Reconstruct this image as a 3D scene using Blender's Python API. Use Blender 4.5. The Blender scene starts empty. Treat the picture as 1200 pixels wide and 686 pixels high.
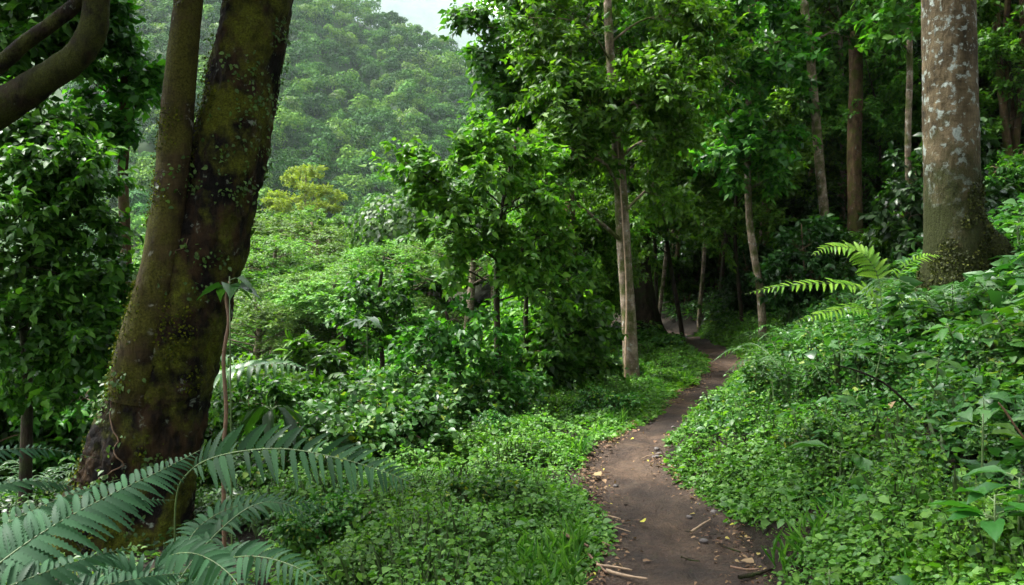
import bpy, math, random
import numpy as np
from math import radians as R

SC = bpy.context.scene
COL = SC.collection
CAM_Z, FOC, PITCH = 1.6, 933.0, 1.41
UP = np.array([0, 0, 1.0])

# ------------------------------------------------------------------ maths
def norm(a):
    return a / (np.linalg.norm(a, axis=-1, keepdims=True) + 1e-9)

def _hash(ix, iy, iz):
    n = (ix * 374761393 + iy * 668265263 + iz * 1274126177) & 0xffffffff
    n = ((n ^ (n >> 13)) * 1103515245) & 0xffffffff
    n = ((n ^ (n >> 16)) * 2654435761) & 0xffffffff
    return ((n >> 8) & 0xffff) / 65535.0

def vnoise(x, y, z=0.0):
    x, y, z = np.broadcast_arrays(np.asarray(x, float), np.asarray(y, float), np.asarray(z, float))
    fx, fy, fz = np.floor(x), np.floor(y), np.floor(z)
    ix, iy, iz = fx.astype(np.int64), fy.astype(np.int64), fz.astype(np.int64)
    tx, ty, tz = x - fx, y - fy, z - fz
    tx, ty, tz = [t * t * (3 - 2 * t) for t in (tx, ty, tz)]
    r = 0
    for dx in (0, 1):
        wx = tx if dx else 1 - tx
        for dy in (0, 1):
            wy = ty if dy else 1 - ty
            for dz in (0, 1):
                wz = tz if dz else 1 - tz
                r = r + wx * wy * wz * _hash(ix + dx, iy + dy, iz + dz)
    return r * 2 - 1

def fbm(x, y, z=0.0, o=4):
    r, a, f = 0, 0.5, 1.0
    for k in range(o):
        r = r + a * vnoise(np.asarray(x) * f + 17.3 * k, np.asarray(y) * f + 5.1 * k, np.asarray(z) * f)
        a *= 0.5; f *= 2.03
    return r

def sstep(a, b, x):
    t = np.clip((x - a) / (b - a), 0, 1)
    return t * t * (3 - 2 * t)

def spline(pts, n):
    """Catmull-Rom through pts (K,m), n samples."""
    p = np.asarray(pts, float)
    p = np.vstack([2 * p[0] - p[1], p, 2 * p[-1] - p[-2]])
    k = len(p) - 3
    t = np.linspace(0, k - 1e-6, n)
    i = t.astype(int); f = (t - i)[:, None]
    a, b, c, d = p[i], p[i + 1], p[i + 2], p[i + 3]
    return 0.5 * (2 * b + (c - a) * f + (2 * a - 5 * b + 4 * c - d) * f ** 2 + (3 * b - a - 3 * c + d) * f ** 3)

def at(px, py, d):
    """Point of the place seen at photo pixel (px,py) at forward distance d."""
    p = R(PITCH)
    f = np.array([0, math.cos(p), -math.sin(p)]); u = np.array([0, math.sin(p), math.cos(p)])
    v = f * d + np.array([1, 0, 0]) * (px - 600) / FOC * d + u * (343 - py) / FOC * d
    return v + np.array([0, 0, CAM_Z])

# ------------------------------------------------------------------ terrain
PY = np.array([-12, 0, 2, 4.08, 5.27, 6.04, 6.78, 7.7, 8.94, 10.3, 11.75, 13.7, 15.5, 18.2, 21, 24, 28, 34, 44, 60, 90])
PX = np.array([0.2, 0.5, 0.7, 0.87, 0.97, 0.93, 0.97, 1.30, 1.85, 2.45, 3.05, 3.72, 4.05, 4.2, 4.1, 3.6, 2.4, 0.4, -3, -9, -20])
PW = np.array([0.5, 0.5, 0.5, 0.50, 0.46, 0.40, 0.35, 0.33, 0.34, 0.35, 0.38, 0.42, 0.45, 0.45, 0.45, 0.45, 0.45, 0.45, 0.45, 0.45, 0.45])
_sp = spline(np.stack([PY, PX, PW], 1), 800)
_o = np.argsort(_sp[:, 0]); _sp = _sp[_o]
def xc(y): return np.interp(y, _sp[:, 0], _sp[:, 1])
def hw(y): return np.interp(y, _sp[:, 0], _sp[:, 2])

def hill(x, y):
    crest = 99 + np.where(x < -45, -(x + 45) * 0.33, -(x + 45) * 0.42)
    crest = np.maximum(crest, 8) + 9 * vnoise(x / 60, 3.3)
    t = np.clip((y - 120) / 215.0, 0, 1.35)
    prof = np.where(t < 1, t ** 1.12, 1 - 0.7 * (t - 1))
    z = -16 + (crest + 16) * prof
    gul = vnoise(x / 34 + y / 190, y / 150) * 15 + vnoise(x / 17 + 3, y / 60) * 5
    return z + gul * sstep(0.05, 0.5, t) * sstep(1.15, .8, t)

def h(x, y):
    x = np.asarray(x, float); y = np.asarray(y, float)
    u = x - xc(y); w = hw(y)
    vr = np.maximum(u - w, 0); vl = np.maximum(-u - w, 0)
    right = 0.10 * sstep(0, 0.22, vr) + 0.46 * vr - 0.05 * np.maximum(vr - 9, 0)
    g = 0.13 + 0.24 * sstep(7, 15, y)
    near = -0.11 * np.minimum(vl, 1.6) - g * np.maximum(vl - 1.6, 0) + 0.03 * sstep(0, .2, vl)
    near = near - 0.30 * np.maximum(vl - 9, 0) * sstep(6, 14, y)
    z = np.where(u > 0, right, near)
    z = z + (0.05 + .11 * sstep(.3, 1.2, vr)) * fbm(x / 0.8, y / 0.8, 1.7, 3) * sstep(0.05, 0.6, vr + vl) + 0.5 * fbm(x / 7, y / 7, 4.2, 2) * sstep(1.5, 7, vr + vl)
    z = np.maximum(z, -14 + 1.5 * vnoise(x / 20, y / 20))
    far = hill(x, y)
    k = sstep(95, 135, y) * sstep(80, 30, x)
    z = z * (1 - k) + np.maximum(far, np.minimum(z, far)) * k
    return z

def gp(px, d, dz=0.0):
    x = (px - 600) / FOC * d
    return np.array([x, d, float(h(x, d)) + dz])

# ------------------------------------------------------------------ mesh building
class MB:
    def __init__(s): s.v = []; s.f4 = []; s.f3 = []; s.m4 = []; s.m3 = []; s.n = 0
    def add(s, v, q=None, t=None, m=0):
        v = np.asarray(v, np.float32).reshape(-1, 3)
        if q is not None and len(q):
            s.f4.append(np.asarray(q, np.int64).reshape(-1, 4) + s.n); s.m4.append(np.full(len(s.f4[-1]), m, np.int32))
        if t is not None and len(t):
            s.f3.append(np.asarray(t, np.int64).reshape(-1, 3) + s.n); s.m3.append(np.full(len(s.f3[-1]), m, np.int32))
        s.v.append(v); s.n += len(v)
    def data(s, name, mats, smooth=True):
        me = bpy.data.meshes.new(name)
        v = np.concatenate(s.v)
        f4 = np.concatenate(s.f4) if s.f4 else np.zeros((0, 4), np.int64)
        f3 = np.concatenate(s.f3) if s.f3 else np.zeros((0, 3), np.int64)
        mi = np.concatenate([*s.m4, *s.m3]) if (s.m4 or s.m3) else np.zeros(0, np.int32)
        loops = np.concatenate([f4.ravel(), f3.ravel()]).astype(np.int32)
        ls = np.concatenate([np.arange(len(f4)) * 4, len(f4) * 4 + np.arange(len(f3)) * 3]).astype(np.int32)
        me.vertices.add(len(v)); me.vertices.foreach_set('co', v.ravel())
        me.loops.add(len(loops)); me.loops.foreach_set('vertex_index', loops)
        me.polygons.add(len(ls)); me.polygons.foreach_set('loop_start', ls)
        for m in (mats if isinstance(mats, (list, tuple)) else [mats]): me.materials.append(m)
        me.polygons.foreach_set('material_index', mi)
        me.polygons.foreach_set('use_smooth', np.full(len(ls), smooth))
        me.update(calc_edges=True)
        return me

def obj(name, me, parent=None, loc=None):
    o = bpy.data.objects.new(name, me); COL.objects.link(o)
    if parent is not None: o.parent = parent
    if loc is not None: o.location = loc
    return o
def tag(o, label=None, cat=None, group=None, kind=None):
    for k, v in (('label', label), ('category', cat), ('group', group), ('kind', kind)):
        if v: o[k] = v
    return o
def empty(name, loc, label, cat, group=None):
    o = bpy.data.objects.new(name, None); COL.objects.link(o); o.location = loc; o.empty_display_size = .2
    return tag(o, label, cat, group)
def dup(root, loc, rz=0, sc=1.0, label=None, group=None, tilt=(0, 0)):
    c = root.copy(); COL.objects.link(c); c.location = loc
    c.rotation_euler = (tilt[0], tilt[1], rz); c.scale = (sc, sc, sc) if np.isscalar(sc) else sc
    if label: c['label'] = label
    if group: c['group'] = group
    for ch in list(root.children):
        k = ch.copy(); COL.objects.link(k); k.parent = c
        for g in list(ch.children):
            e = g.copy(); COL.objects.link(e); e.parent = k
    return c

def tube(mb, pts, rad, sides=8, m=0, disp=None, cap=True):
    p = np.asarray(pts, float); k = len(p); rad = np.broadcast_to(np.asarray(rad, float), (k,))
    tg = norm(np.gradient(p, axis=0))
    a = np.array([1.0, 0, 0]) if abs(tg[0][0]) < 0.8 else np.array([0, 1.0, 0])
    ns = []
    n = norm(a - tg[0] * a.dot(tg[0]))
    for i in range(k):
        n = n - tg[i] * n.dot(tg[i]); n = n / (np.linalg.norm(n) + 1e-9); ns.append(n)
    ns = np.array(ns); bs = np.cross(tg, ns)
    th = np.arange(sides) / sides * 2 * math.pi
    dirs = ns[:, None] * np.cos(th)[None, :, None] + bs[:, None] * np.sin(th)[None, :, None]
    rr = np.repeat(rad[:, None], sides, 1)
    if disp is not None: rr = rr * disp(p[:, None] + dirs * rr[..., None], dirs)
    v = p[:, None] + dirs * rr[..., None]
    i = np.arange(k - 1)[:, None] * sides; j = np.arange(sides)[None]; j2 = (j + 1) % sides
    q = np.stack([i + j, i + j2, i + sides + j2, i + sides + j], -1).reshape(-1, 4)
    vv = v.reshape(-1, 3); t = None
    if cap:
        vv = np.vstack([vv, p[-1]]); e = (k - 1) * sides
        t = np.stack([e + j[0], e + j2[0], np.full(sides, k * sides)], -1)
    mb.add(vv, q, t, m)
    return v, dirs

# leaf templates: x along, y across (times width), z out of the leaf
T2 = (np.array([[0, 0, 0], [.45, 1, .06], [1, 0, -.10], [.45, -1, .06]]), None, np.array([[0, 2, 1], [0, 3, 2]]))
T1 = (np.array([[0, 0, 0], [.42, 1, .03], [.5, 0, -.05], [.42, -1, .03], [1, 0, -.22]]), None,
      np.array([[0, 2, 1], [0, 3, 2], [2, 4, 1], [2, 3, 4]]))
TM = (np.array([[0, 0, 0], [.24, .86, .05], [.26, 0, -.02], [.24, -.86, .03], [.62, .82, .0], [.64, 0, -.10], [.62, -.82, .02], [1, 0, -.26]]), 
      np.array([[2, 5, 4, 1], [2, 3, 6, 5]]), np.array([[0, 2, 1], [0, 3, 2], [5, 7, 4], [5, 6, 7]]))
def _t0(shape):
    xs = [0, .12, .32, .55, .78, 1.0]; v = []; q = []; t = []
    wd = dict(ovate=[0, .62, 1, .86, .45, 0], heart=[0, 1, 1, .72, .34, 0], lance=[0, .5, .92, 1, .62, 0])[shape]
    for i, (x, w) in enumerate(zip(xs, wd)):
        zc = -.28 * x * x; back = -.10 if (shape == 'heart' and i == 1) else 0
        v += [[x, 0, zc], [x + back, w, zc + .10 * w + (.02 if i % 2 else -.02)], [x + back, -w, zc + .10 * w + (-.02 if i % 2 else .02)]]
    for i in range(5):
        a, b = i * 3, i * 3 + 3
        q += [[a, b, b + 1, a + 1], [a, a + 2, b + 2, b]]
    v = np.array(v)
    return (v, np.array(q), None)
T0, TH, TL = _t0('ovate'), _t0('heart'), _t0('lance')

def leaves(mb, P, D, N, L, W, T=T1, m=0):
    """P,D,N (n,3); L lengths (n,), W half-width / length."""
    D = norm(D); Y = norm(np.cross(N, D)); Z = np.cross(D, Y)
    t, q, f = T; n = len(P); L = np.broadcast_to(L, (n,))[:, None, None]; W = np.broadcast_to(W, (n,))[:, None, None]
    v = P[:, None] + L * (D[:, None] * t[None, :, 0:1] + W * Y[:, None] * t[None, :, 1:2] + Z[:, None] * t[None, :, 2:3])
    off = (np.arange(n) * len(t))[:, None, None]
    mb.add(v, None if q is None else (q[None] + off).reshape(-1, 4), None if f is None else (f[None] + off).reshape(-1, 3), m)

def twig_leaves(mb, rng, P, D, n=9, tw=.35, L=.14, W=.24, droop=.3, T=T1, m=0, upn=1.0, spread=.62):
    P = np.asarray(P); D = norm(np.asarray(D)); k = len(P)
    t = np.linspace(.1, 1, n)[None, :, None] * tw * rng.uniform(.7, 1.25, (k, 1, 1))
    lat = norm(np.cross(D, UP) + 1e-4)
    side = np.where(np.arange(n) % 2 == 0, 1.0, -1.0)[None, :, None]
    pos = P[:, None] + D[:, None] * t - UP * (t ** 2) * droop * .8
    d = D[:, None] * .6 + lat[:, None] * side * .75 + rng.normal(0, .5, (k, n, 3)) - UP * droop * rng.uniform(.3, 1.6, (k, n, 1))
    nn = UP * upn + rng.normal(0, spread, (k, n, 3)) + D[:, None] * .25
    ll = L * rng.uniform(.6, 1.25, (k, n))
    leaves(mb, pos.reshape(-1, 3), d.reshape(-1, 3), nn.reshape(-1, 3), ll.ravel(), W, T, m)

# ------------------------------------------------------------------ materials
def mat(name):
    m = bpy.data.materials.new(name); m.use_nodes = True; nt = m.node_tree; nt.nodes.clear()
    return m, nt
class NT:
    def __init__(s, nt): s.nt = nt
    def __call__(s, typ, ins=None, **kw):
        n = s.nt.nodes.new(typ)
        for k, v in kw.items(): setattr(n, k, v)
        for k, v in (ins or {}).items():
            sk = n.inputs[k]
            if isinstance(v, bpy.types.NodeSocket): s.nt.links.new(v, sk)
            else: sk.default_value = v
        return n
def ramp(N, fac, stops):
    n = N('ShaderNodeValToRGB', {'Fac': fac}); e = n.color_ramp.elements
    while len(e) > 1: e.remove(e[-1])
    for i, (p, c) in enumerate(stops):
        k = e[0] if i == 0 else e.new(p)
        k.position = p; k.color = (*c, 1) if len(c) == 3 else c
    return n.outputs[0]
def mix(N, f, a, b, mode='MIX'):
    n = N('ShaderNodeMix', data_type='RGBA', blend_type=mode)
    for k, v in (('Factor', f), ('A', a), ('B', b)):
        sk = [i for i in n.inputs if i.name == k and (i.type == ('VALUE' if k == 'Factor' else 'RGBA'))][0]
        if isinstance(v, bpy.types.NodeSocket): N.nt.links.new(v, sk)
        else: sk.default_value = v if k == 'Factor' else (*v, 1)
    return [o for o in n.outputs if o.type == 'RGBA'][0]

LEAFK = .74
def leaf_mat(name, dark, midc, light, rough=.42, trans=.35, spec=.5, odd=None, objvar=.25, ns=1.1, nr=.2):
    dark, midc, light = [tuple(v * LEAFK for v in c) for c in (dark, midc, light)]
    m, nt = mat(name); N = NT(nt)
    g = N('ShaderNodeNewGeometry')
    stops = [(0, dark), (.5, midc), (.93, light)]
    if odd: stops.append((.985, odd))
    col = ramp(N, g.outputs['Random Per Island'], stops)
    oi = N('ShaderNodeObjectInfo')
    mr = N('ShaderNodeMapRange', {'Value': oi.outputs['Random'], 'To Min': 1 - objvar, 'To Max': 1 + objvar})
    tc = N('ShaderNodeNewGeometry')
    nz = N('ShaderNodeTexNoise', {'Vector': tc.outputs['Position'], 'Scale': ns, 'Detail': 2.0})
    mr2 = N('ShaderNodeMapRange', {'Value': nz.outputs['Fac'], 'From Min': .3, 'From Max': .7, 'To Min': 1 - nr, 'To Max': 1 + nr})
    mm = N('ShaderNodeMath', {0: mr.outputs[0], 1: mr2.outputs[0]}, operation='MULTIPLY')
    hsv = N('ShaderNodeHueSaturation', {'Color': col, 'Value': mm.outputs[0]})
    mh = N('ShaderNodeMapRange', {'Value': oi.outputs['Random'], 'To Min': .488, 'To Max': .512})
    nt.links.new(mh.outputs[0], hsv.inputs['Hue'])
    rr = N('ShaderNodeMapRange', {'Value': g.outputs['Random Per Island'], 'To Min': rough - .08, 'To Max': rough + .15})
    p = N('ShaderNodeBsdfPrincipled', {'Base Color': hsv.outputs[0], 'Roughness': rr.outputs[0], 'Specular IOR Level': spec})
    tcol = mix(N, 1.0, hsv.outputs[0], (1.35, 1.5, .55), 'MULTIPLY')
    tr = N('ShaderNodeBsdfTranslucent', {'Color': tcol})
    ms = N('ShaderNodeMixShader', {0: trans, 1: p.outputs[0], 2: tr.outputs[0]})
    N('ShaderNodeOutputMaterial', {'Surface': ms.outputs[0]})
    return m

def bark_mat(name, c1, c2, moss=(.035, .055, .008), moss_amt=.5, lichen=0.0, moss_top=None, scale=1.0, lich_col=(.34, .38, .34), bands=0.0, msoft=.1, lsc=9.0):
    c1, c2, lich_col = [tuple(v * .66 for v in c) for c in (c1, c2, lich_col)]
    m, nt = mat(name); N = NT(nt)
    tc = N('ShaderNodeTexCoord'); co = tc.outputs['Object']
    mp = N('ShaderNodeMapping', {'Vector': co, 'Scale': (1, 1, .35)})
    n1 = N('ShaderNodeTexNoise', {'Vector': mp.outputs[0], 'Scale': 9 * scale, 'Detail': 8.0, 'Roughness': .65})
    n2 = N('ShaderNodeTexNoise', {'Vector': co, 'Scale': 3.2 * scale, 'Detail': 6.0, 'Roughness': .6})
    n3 = N('ShaderNodeTexNoise', {'Vector': co, 'Scale': 1.3 * scale, 'Detail': 5.0, 'Roughness': .65})
    fine = N('ShaderNodeTexNoise', {'Vector': co, 'Scale': 60 * scale, 'Detail': 4.0, 'Roughness': .7})
    n4 = N('ShaderNodeTexNoise', {'Vector': co, 'Scale': 2.1 * scale, 'Detail': 7.0, 'Roughness': .6, 'Distortion': .6})
    ad = N('ShaderNodeMath', {0: n1.outputs['Fac'], 1: n4.outputs['Fac']}, operation='ADD')
    ad = N('ShaderNodeMath', {0: ad.outputs[0], 1: .5}, operation='MULTIPLY')
    col = ramp(N, ad.outputs[0], [(.36, tuple(v * .22 for v in c1)), (.46, c1), (.56, c2), (.68, tuple(min(1, v * 1.7) for v in c2))])
    hf = n1.outputs['Fac']
    if bands:
        mb_ = N('ShaderNodeMapping', {'Vector': co, 'Scale': (1.2, 1.2, 9)})
        nb = N('ShaderNodeTexNoise', {'Vector': mb_.outputs[0], 'Scale': 4.0, 'Detail': 5.0, 'Roughness': .6})
        col = mix(N, bands, col, ramp(N, nb.outputs['Fac'], [(.35, (.35, .3, .26)), (.5, (1, 1, 1)), (.7, (1.35, 1.3, 1.2))]), 'MULTIPLY')
    if lichen:
        l1 = N('ShaderNodeTexNoise', {'Vector': co, 'Scale': lsc * scale, 'Detail': 8.0, 'Roughness': .62, 'Distortion': .3})
        t = .66 - .12 * lichen
        lm = ramp(N, l1.outputs['Fac'], [(t, (0, 0, 0)), (t + .07, (1, 1, 1))])
        lc = ramp(N, fine.outputs['Fac'], [(.3, tuple(v * .6 for v in lich_col)), (.6, lich_col), (.8, tuple(min(1, v * 1.35) for v in lich_col))])
        col = mix(N, lm, col, lc)
    mm = N('ShaderNodeMath', {0: n2.outputs['Fac'], 1: n3.outputs['Fac']}, operation='ADD')
    mv = mm.outputs[0]
    if moss_top is not None:
        sx = N('ShaderNodeSeparateXYZ', {'Vector': co})
        mr = N('ShaderNodeMapRange', {'Value': sx.outputs['Z'], 'From Min': moss_top[0], 'From Max': moss_top[1], 'To Min': .55, 'To Max': -.25})
        mv = N('ShaderNodeMath', {0: mv, 1: mr.outputs[0]}, operation='ADD').outputs[0]
    th = 1.28 - .55 * moss_amt
    hv = N('ShaderNodeMath', {0: mv, 1: .5}, operation='MULTIPLY')
    mk = ramp(N, hv.outputs[0], [(max(0, th - msoft) / 2, (0, 0, 0)), (min(1.9, th + msoft) / 2, (1, 1, 1))])
    mc = ramp(N, fine.outputs['Fac'], [(.3, tuple(v * .3 for v in moss)), (.5, moss), (.75, tuple(v * 1.9 for v in moss))])
    col = mix(N, mk, col, mc)
    b1 = N('ShaderNodeBump', {'Height': hf, 'Strength': 1.0, 'Distance': .05})
    b2 = N('ShaderNodeBump', {'Height': fine.outputs['Fac'], 'Strength': .6, 'Distance': .01, 'Normal': b1.outputs[0]})
    p = N('ShaderNodeBsdfPrincipled', {'Base Color': col, 'Roughness': .85, 'Specular IOR Level': .12, 'Normal': b2.outputs[0]})
    N('ShaderNodeOutputMaterial', {'Surface': p.outputs[0]})
    return m

def soil_mat(name, stops, scale=1.0, bump=.03, wet=.8, spec=.12, green=None):
    m, nt = mat(name); N = NT(nt)
    g = N('ShaderNodeNewGeometry'); co = g.outputs['Position']
    n1 = N('ShaderNodeTexNoise', {'Vector': co, 'Scale': 2.2 * scale, 'Detail': 9.0, 'Roughness': .68})
    n2 = N('ShaderNodeTexNoise', {'Vector': co, 'Scale': 34 * scale, 'Detail': 6.0, 'Roughness': .7})
    vo = N('ShaderNodeTexVoronoi', {'Vector': co, 'Scale': 55 * scale, 'Randomness': 1.0})
    col = ramp(N, n1.outputs['Fac'], stops)
    f = ramp(N, n2.outputs['Fac'], [(.3, (.45, .45, .45)), (.52, (1, 1, 1)), (.72, (1.55, 1.5, 1.45))])
    n3 = N('ShaderNodeTexNoise', {'Vector': co, 'Scale': .9 * scale, 'Detail': 5.0, 'Roughness': .6, 'Distortion': .8})
    col = mix(N, 1.0, col, ramp(N, n3.outputs['Fac'], [(.36, (.5, .5, .52)), (.5, (.95, .95, .95)), (.64, (1.3, 1.28, 1.22))]), 'MULTIPLY')
    if green:
        sx = N('ShaderNodeSeparateXYZ', {'Vector': co})
        gm = N('ShaderNodeMapRange', {'Value': sx.outputs['Y'], 'From Min': 38.0, 'From Max': 70.0})
        col = mix(N, gm.outputs[0], col, green)
    col = mix(N, .85, col, f, 'MULTIPLY')
    b1 = N('ShaderNodeBump', {'Height': n1.outputs['Fac'], 'Strength': .7, 'Distance': bump * 2})
    b2 = N('ShaderNodeBump', {'Height': n2.outputs['Fac'], 'Strength': .8, 'Distance': bump * .6, 'Normal': b1.outputs[0]})
    b3 = N('ShaderNodeBump', {'Height': vo.outputs['Distance'], 'Strength': .4, 'Distance': bump * .4, 'Normal': b2.outputs[0], })
    p = N('ShaderNodeBsdfPrincipled', {'Base Color': col, 'Roughness': wet, 'Specular IOR Level': spec, 'Normal': b3.outputs[0]})
    N('ShaderNodeOutputMaterial', {'Surface': p.outputs[0]})
    return m

def plain_mat(name, c, rough=.7, var=.35):
    m, nt = mat(name); N = NT(nt)
    tc = N('ShaderNodeTexCoord')
    n1 = N('ShaderNodeTexNoise', {'Vector': tc.outputs['Object'], 'Scale': 25.0, 'Detail': 5.0, 'Roughness': .7})
    col = ramp(N, n1.outputs['Fac'], [(.3, tuple(v * (1 - var) for v in c)), (.7, tuple(v * (1 + var) for v in c))])
    b = N('ShaderNodeBump', {'Height': n1.outputs['Fac'], 'Strength': .5, 'Distance': .01})
    p = N('ShaderNodeBsdfPrincipled', {'Base Color': col, 'Roughness': rough, 'Normal': b.outputs[0]})
    N('ShaderNodeOutputMaterial', {'Surface': p.outputs[0]})
    return m

M = dict(
    forest=leaf_mat('forest leaf', (.014, .064, .006), (.034, .122, .009), (.086, .225, .018), .46, .42, .26),
    bright=leaf_mat('bright leaf', (.032, .118, .007), (.060, .178, .011), (.125, .270, .022), .46, .45, .27),
    deep=leaf_mat('deep leaf', (.008, .042, .006), (.016, .068, .008), (.034, .105, .012), .40, .30, .34),
    valley=leaf_mat('valley leaf', (.045, .135, .016), (.088, .205, .026), (.160, .290, .044), .55, .36, .25),
    yellow=leaf_mat('yellow green leaf', (.16, .28, .015), (.24, .36, .018), (.32, .44, .025), .55, .40, .25),
    hillside=leaf_mat('hillside leaf', (.026, .105, .018), (.056, .175, .028), (.100, .250, .042), .7, .14, .06, objvar=.3, ns=.085, nr=.4),
    herb=leaf_mat('herb leaf', (.042, .150, .016), (.080, .225, .024), (.145, .320, .042), .46, .42, .36, objvar=.05),
    bank=leaf_mat('bank leaf', (.017, .082, .010), (.040, .135, .018), (.090, .225, .036), .44, .38, .34, odd=(.16, .21, .02), objvar=.08),
    hilldark=leaf_mat('dark hillside leaf', (.014, .065, .014), (.030, .105, .022), (.056, .155, .032), .7, .12, .06, objvar=.3, ns=.085, nr=.3),
    hilllight=leaf_mat('light hillside leaf', (.060, .170, .022), (.105, .245, .032), (.165, .330, .045), .7, .16, .06, objvar=.3, ns=.085, nr=.3),
    broad=leaf_mat('broad leaf', (.018, .080, .013), (.034, .115, .020), (.062, .165, .032), .42, .34, .38),
    fern=leaf_mat('fern frond', (.014, .054, .020), (.022, .077, .030), (.038, .112, .046), .62, .28, .16, objvar=.08),
    limefern=leaf_mat('lime frond', (.13, .32, .014), (.19, .40, .02), (.27, .48, .03), .45, .5, .3, objvar=.05),
    moss=leaf_mat('moss', (.020, .030, .002), (.045, .062, .004), (.110, .125, .008), .8, .2, .08, objvar=.05),
    ivy=leaf_mat('ivy leaf', (.026, .075, .010), (.045, .110, .018), (.08, .16, .03), .5, .35, .3, objvar=.05),
    litter=leaf_mat('leaf litter', (.07, .035, .018), (.16, .09, .045), (.30, .20, .11), .7, .12, .3, odd=(.30, .30, .03), objvar=.05),
    yleaf=leaf_mat('fallen yellow leaf', (.40, .40, .03), (.45, .45, .04), (.5, .5, .05), .5, .2, .4, objvar=.02),
    dry=leaf_mat('dry leaf', (.16, .10, .05), (.26, .18, .09), (.36, .27, .14), .7, .2, .3, objvar=.05),
    soil=soil_mat('forest soil', [(.3, (.008, .006, .004)), (.5, (.017, .013, .008)), (.7, (.032, .024, .015))], green=(.014, .040, .006)),
    path=soil_mat('path earth', [(.28, (.010, .006, .0035)), (.46, (.030, .0175, .010)), (.66, (.064, .041, .025))], 1.0, .03, .75, .25),
    stick=plain_mat('stick bark', (.15, .085, .05)), stick2=plain_mat('pale stick', (.26, .18, .11)),
    stem=plain_mat('green stem', (.05, .09, .02), .5), bstem=plain_mat('brown stem', (.09, .05, .022), .7),
    bigbark=bark_mat('mossy bark', (.005, .004, .0025), (.036, .021, .008), (.048, .056, .004), .38, .3, scale=1.3, lich_col=(.22, .26, .2)),
    stembark=bark_mat('olive bark', (.028, .020, .008), (.068, .050, .019), (.044, .044, .006), .5, .35, scale=1.2, lich_col=(.3, .31, .25), bands=.4),
    limbbark=bark_mat('mossy limb bark', (.010, .008, .004), (.030, .020, .010), (.030, .036, .005), .62, .1, scale=2.2, lich_col=(.2, .24, .18)),
    lichbark=bark_mat('lichen bark', (.058, .044, .020), (.118, .092, .050), (.016, .020, .004), .30, 1.0, moss_top=(.55, 2.0), scale=1.35, lich_col=(.30, .35, .31), bands=.35, msoft=.22),
    palebark=bark_mat('pale bark', (.17, .13, .085), (.32, .26, .19), (.05, .06, .014), .42, .7, scale=1.6, lich_col=(.48, .48, .42), bands=.4),
    brownbark=bark_mat('brown bark', (.07, .042, .022), (.14, .09, .048), (.05, .055, .01), .4, .25, scale=1.5),
    darkbark=bark_mat('dark bark', (.028, .020, .013), (.055, .040, .026), (.025, .035, .01), .45, .2, scale=1.5, lich_col=(.15, .17, .14)),
)

# ------------------------------------------------------------------ trees
def rand_in(rng, n, shell=.55):
    d = norm(rng.normal(0, 1, (n, 3)))
    return d * (rng.uniform(shell ** 3, 1, (n, 1)) ** (1 / 3))

def make_crown(rng, tpts, trad, blobs, wood, fol, sub=10, twp=7, leaf=None, wm=0, lm=0, T=T1, bsides=5, bscale=.4):
    """limbs from the trunk to every blob, twigs inside it and leaves on the twigs."""
    lf = dict(n=9, tw=.34, L=.14, W=.24, droop=.3); lf.update(leaf or {})
    tp = np.asarray(tpts); TP = []; TD = []
    for b in blobs:
        c = np.array(b[0], float); r = np.broadcast_to(np.array(b[1], float), (3,)); s = b[2] if len(b) > 2 else 1.0
        hd = np.hypot(*(c[:2] - tp[:, :2].mean(0)))
        zt = c[2] - .45 * hd
        i = int(np.argmin(np.abs(tp[:, 2] - zt) + .35 * np.linalg.norm(tp - c, axis=1)))
        p0 = tp[i]; r0 = min(trad[i] * .75, max(.012, bscale * trad[i] * (.6 + .3 * rng.random())))
        d = c - p0; ln = np.linalg.norm(d)
        mid = p0 + d * .5 + rng.normal(0, .07 * ln, 3) + UP * .06 * ln
        br = spline([p0, mid, c + rng.normal(0, .08 * ln, 3) * .3], 8)
        tube(wood, br, np.linspace(r0, max(.008, r0 * .35), 8), bsides, wm)
        n = max(2, int(sub * s))
        tips = c + rand_in(rng, n, .5) * r
        for tpnt in tips:
            st = br[rng.integers(3, 8)]
            dd = tpnt - st
            m_ = st + dd * .55 + rng.normal(0, .08, 3) * np.linalg.norm(dd) + UP * .05
            sb = spline([st, m_, tpnt], 5)
            tube(wood, sb, np.linspace(max(.006, r0 * .3), .004, 5), 3, wm)
            f = rng.uniform(.35, 1.0, twp); f[0] = 1.0
            pp = np.stack([np.interp(f * 4, np.arange(5), sb[:, k]) for k in range(3)], 1)
            TP.append(pp); TD.append(norm(dd)[None] * .7 + norm(tpnt - c)[None] * .4 + rng.normal(0, .55, (twp, 3)) + UP * .12)
    TP = np.concatenate(TP); TD = np.concatenate(TD)
    twig_leaves(fol, rng, TP, TD, T=T, m=lm, **lf)

def trunk_tube(mb, pts, rad, n=30, sides=14, amp=.10, fr=2.2, flare=.5, m=0):
    s = spline(np.hstack([np.asarray(pts, float), np.asarray(rad, float)[:, None]]), n)
    p, r = s[:, :3], np.maximum(s[:, 3], .003)
    z0 = p[0, 2]
    def disp(q, d):
        a = 1 + amp * fbm(q[..., 0] * fr, q[..., 1] * fr, q[..., 2] * fr * .5, 3)
        th = np.arctan2(d[..., 1], d[..., 0]); ph = np.array(pts)[0].sum()
        up = np.exp(-np.maximum(q[..., 2] - z0, 0) / max(.12, 2.2 * r[0]))
        return a * (1 + flare * up * (.55 + .45 * np.cos(th * 4 + ph + 1.5 * np.sin(th + ph))))
    tube(mb, p, r, sides, m, disp)
    return p, r

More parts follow.
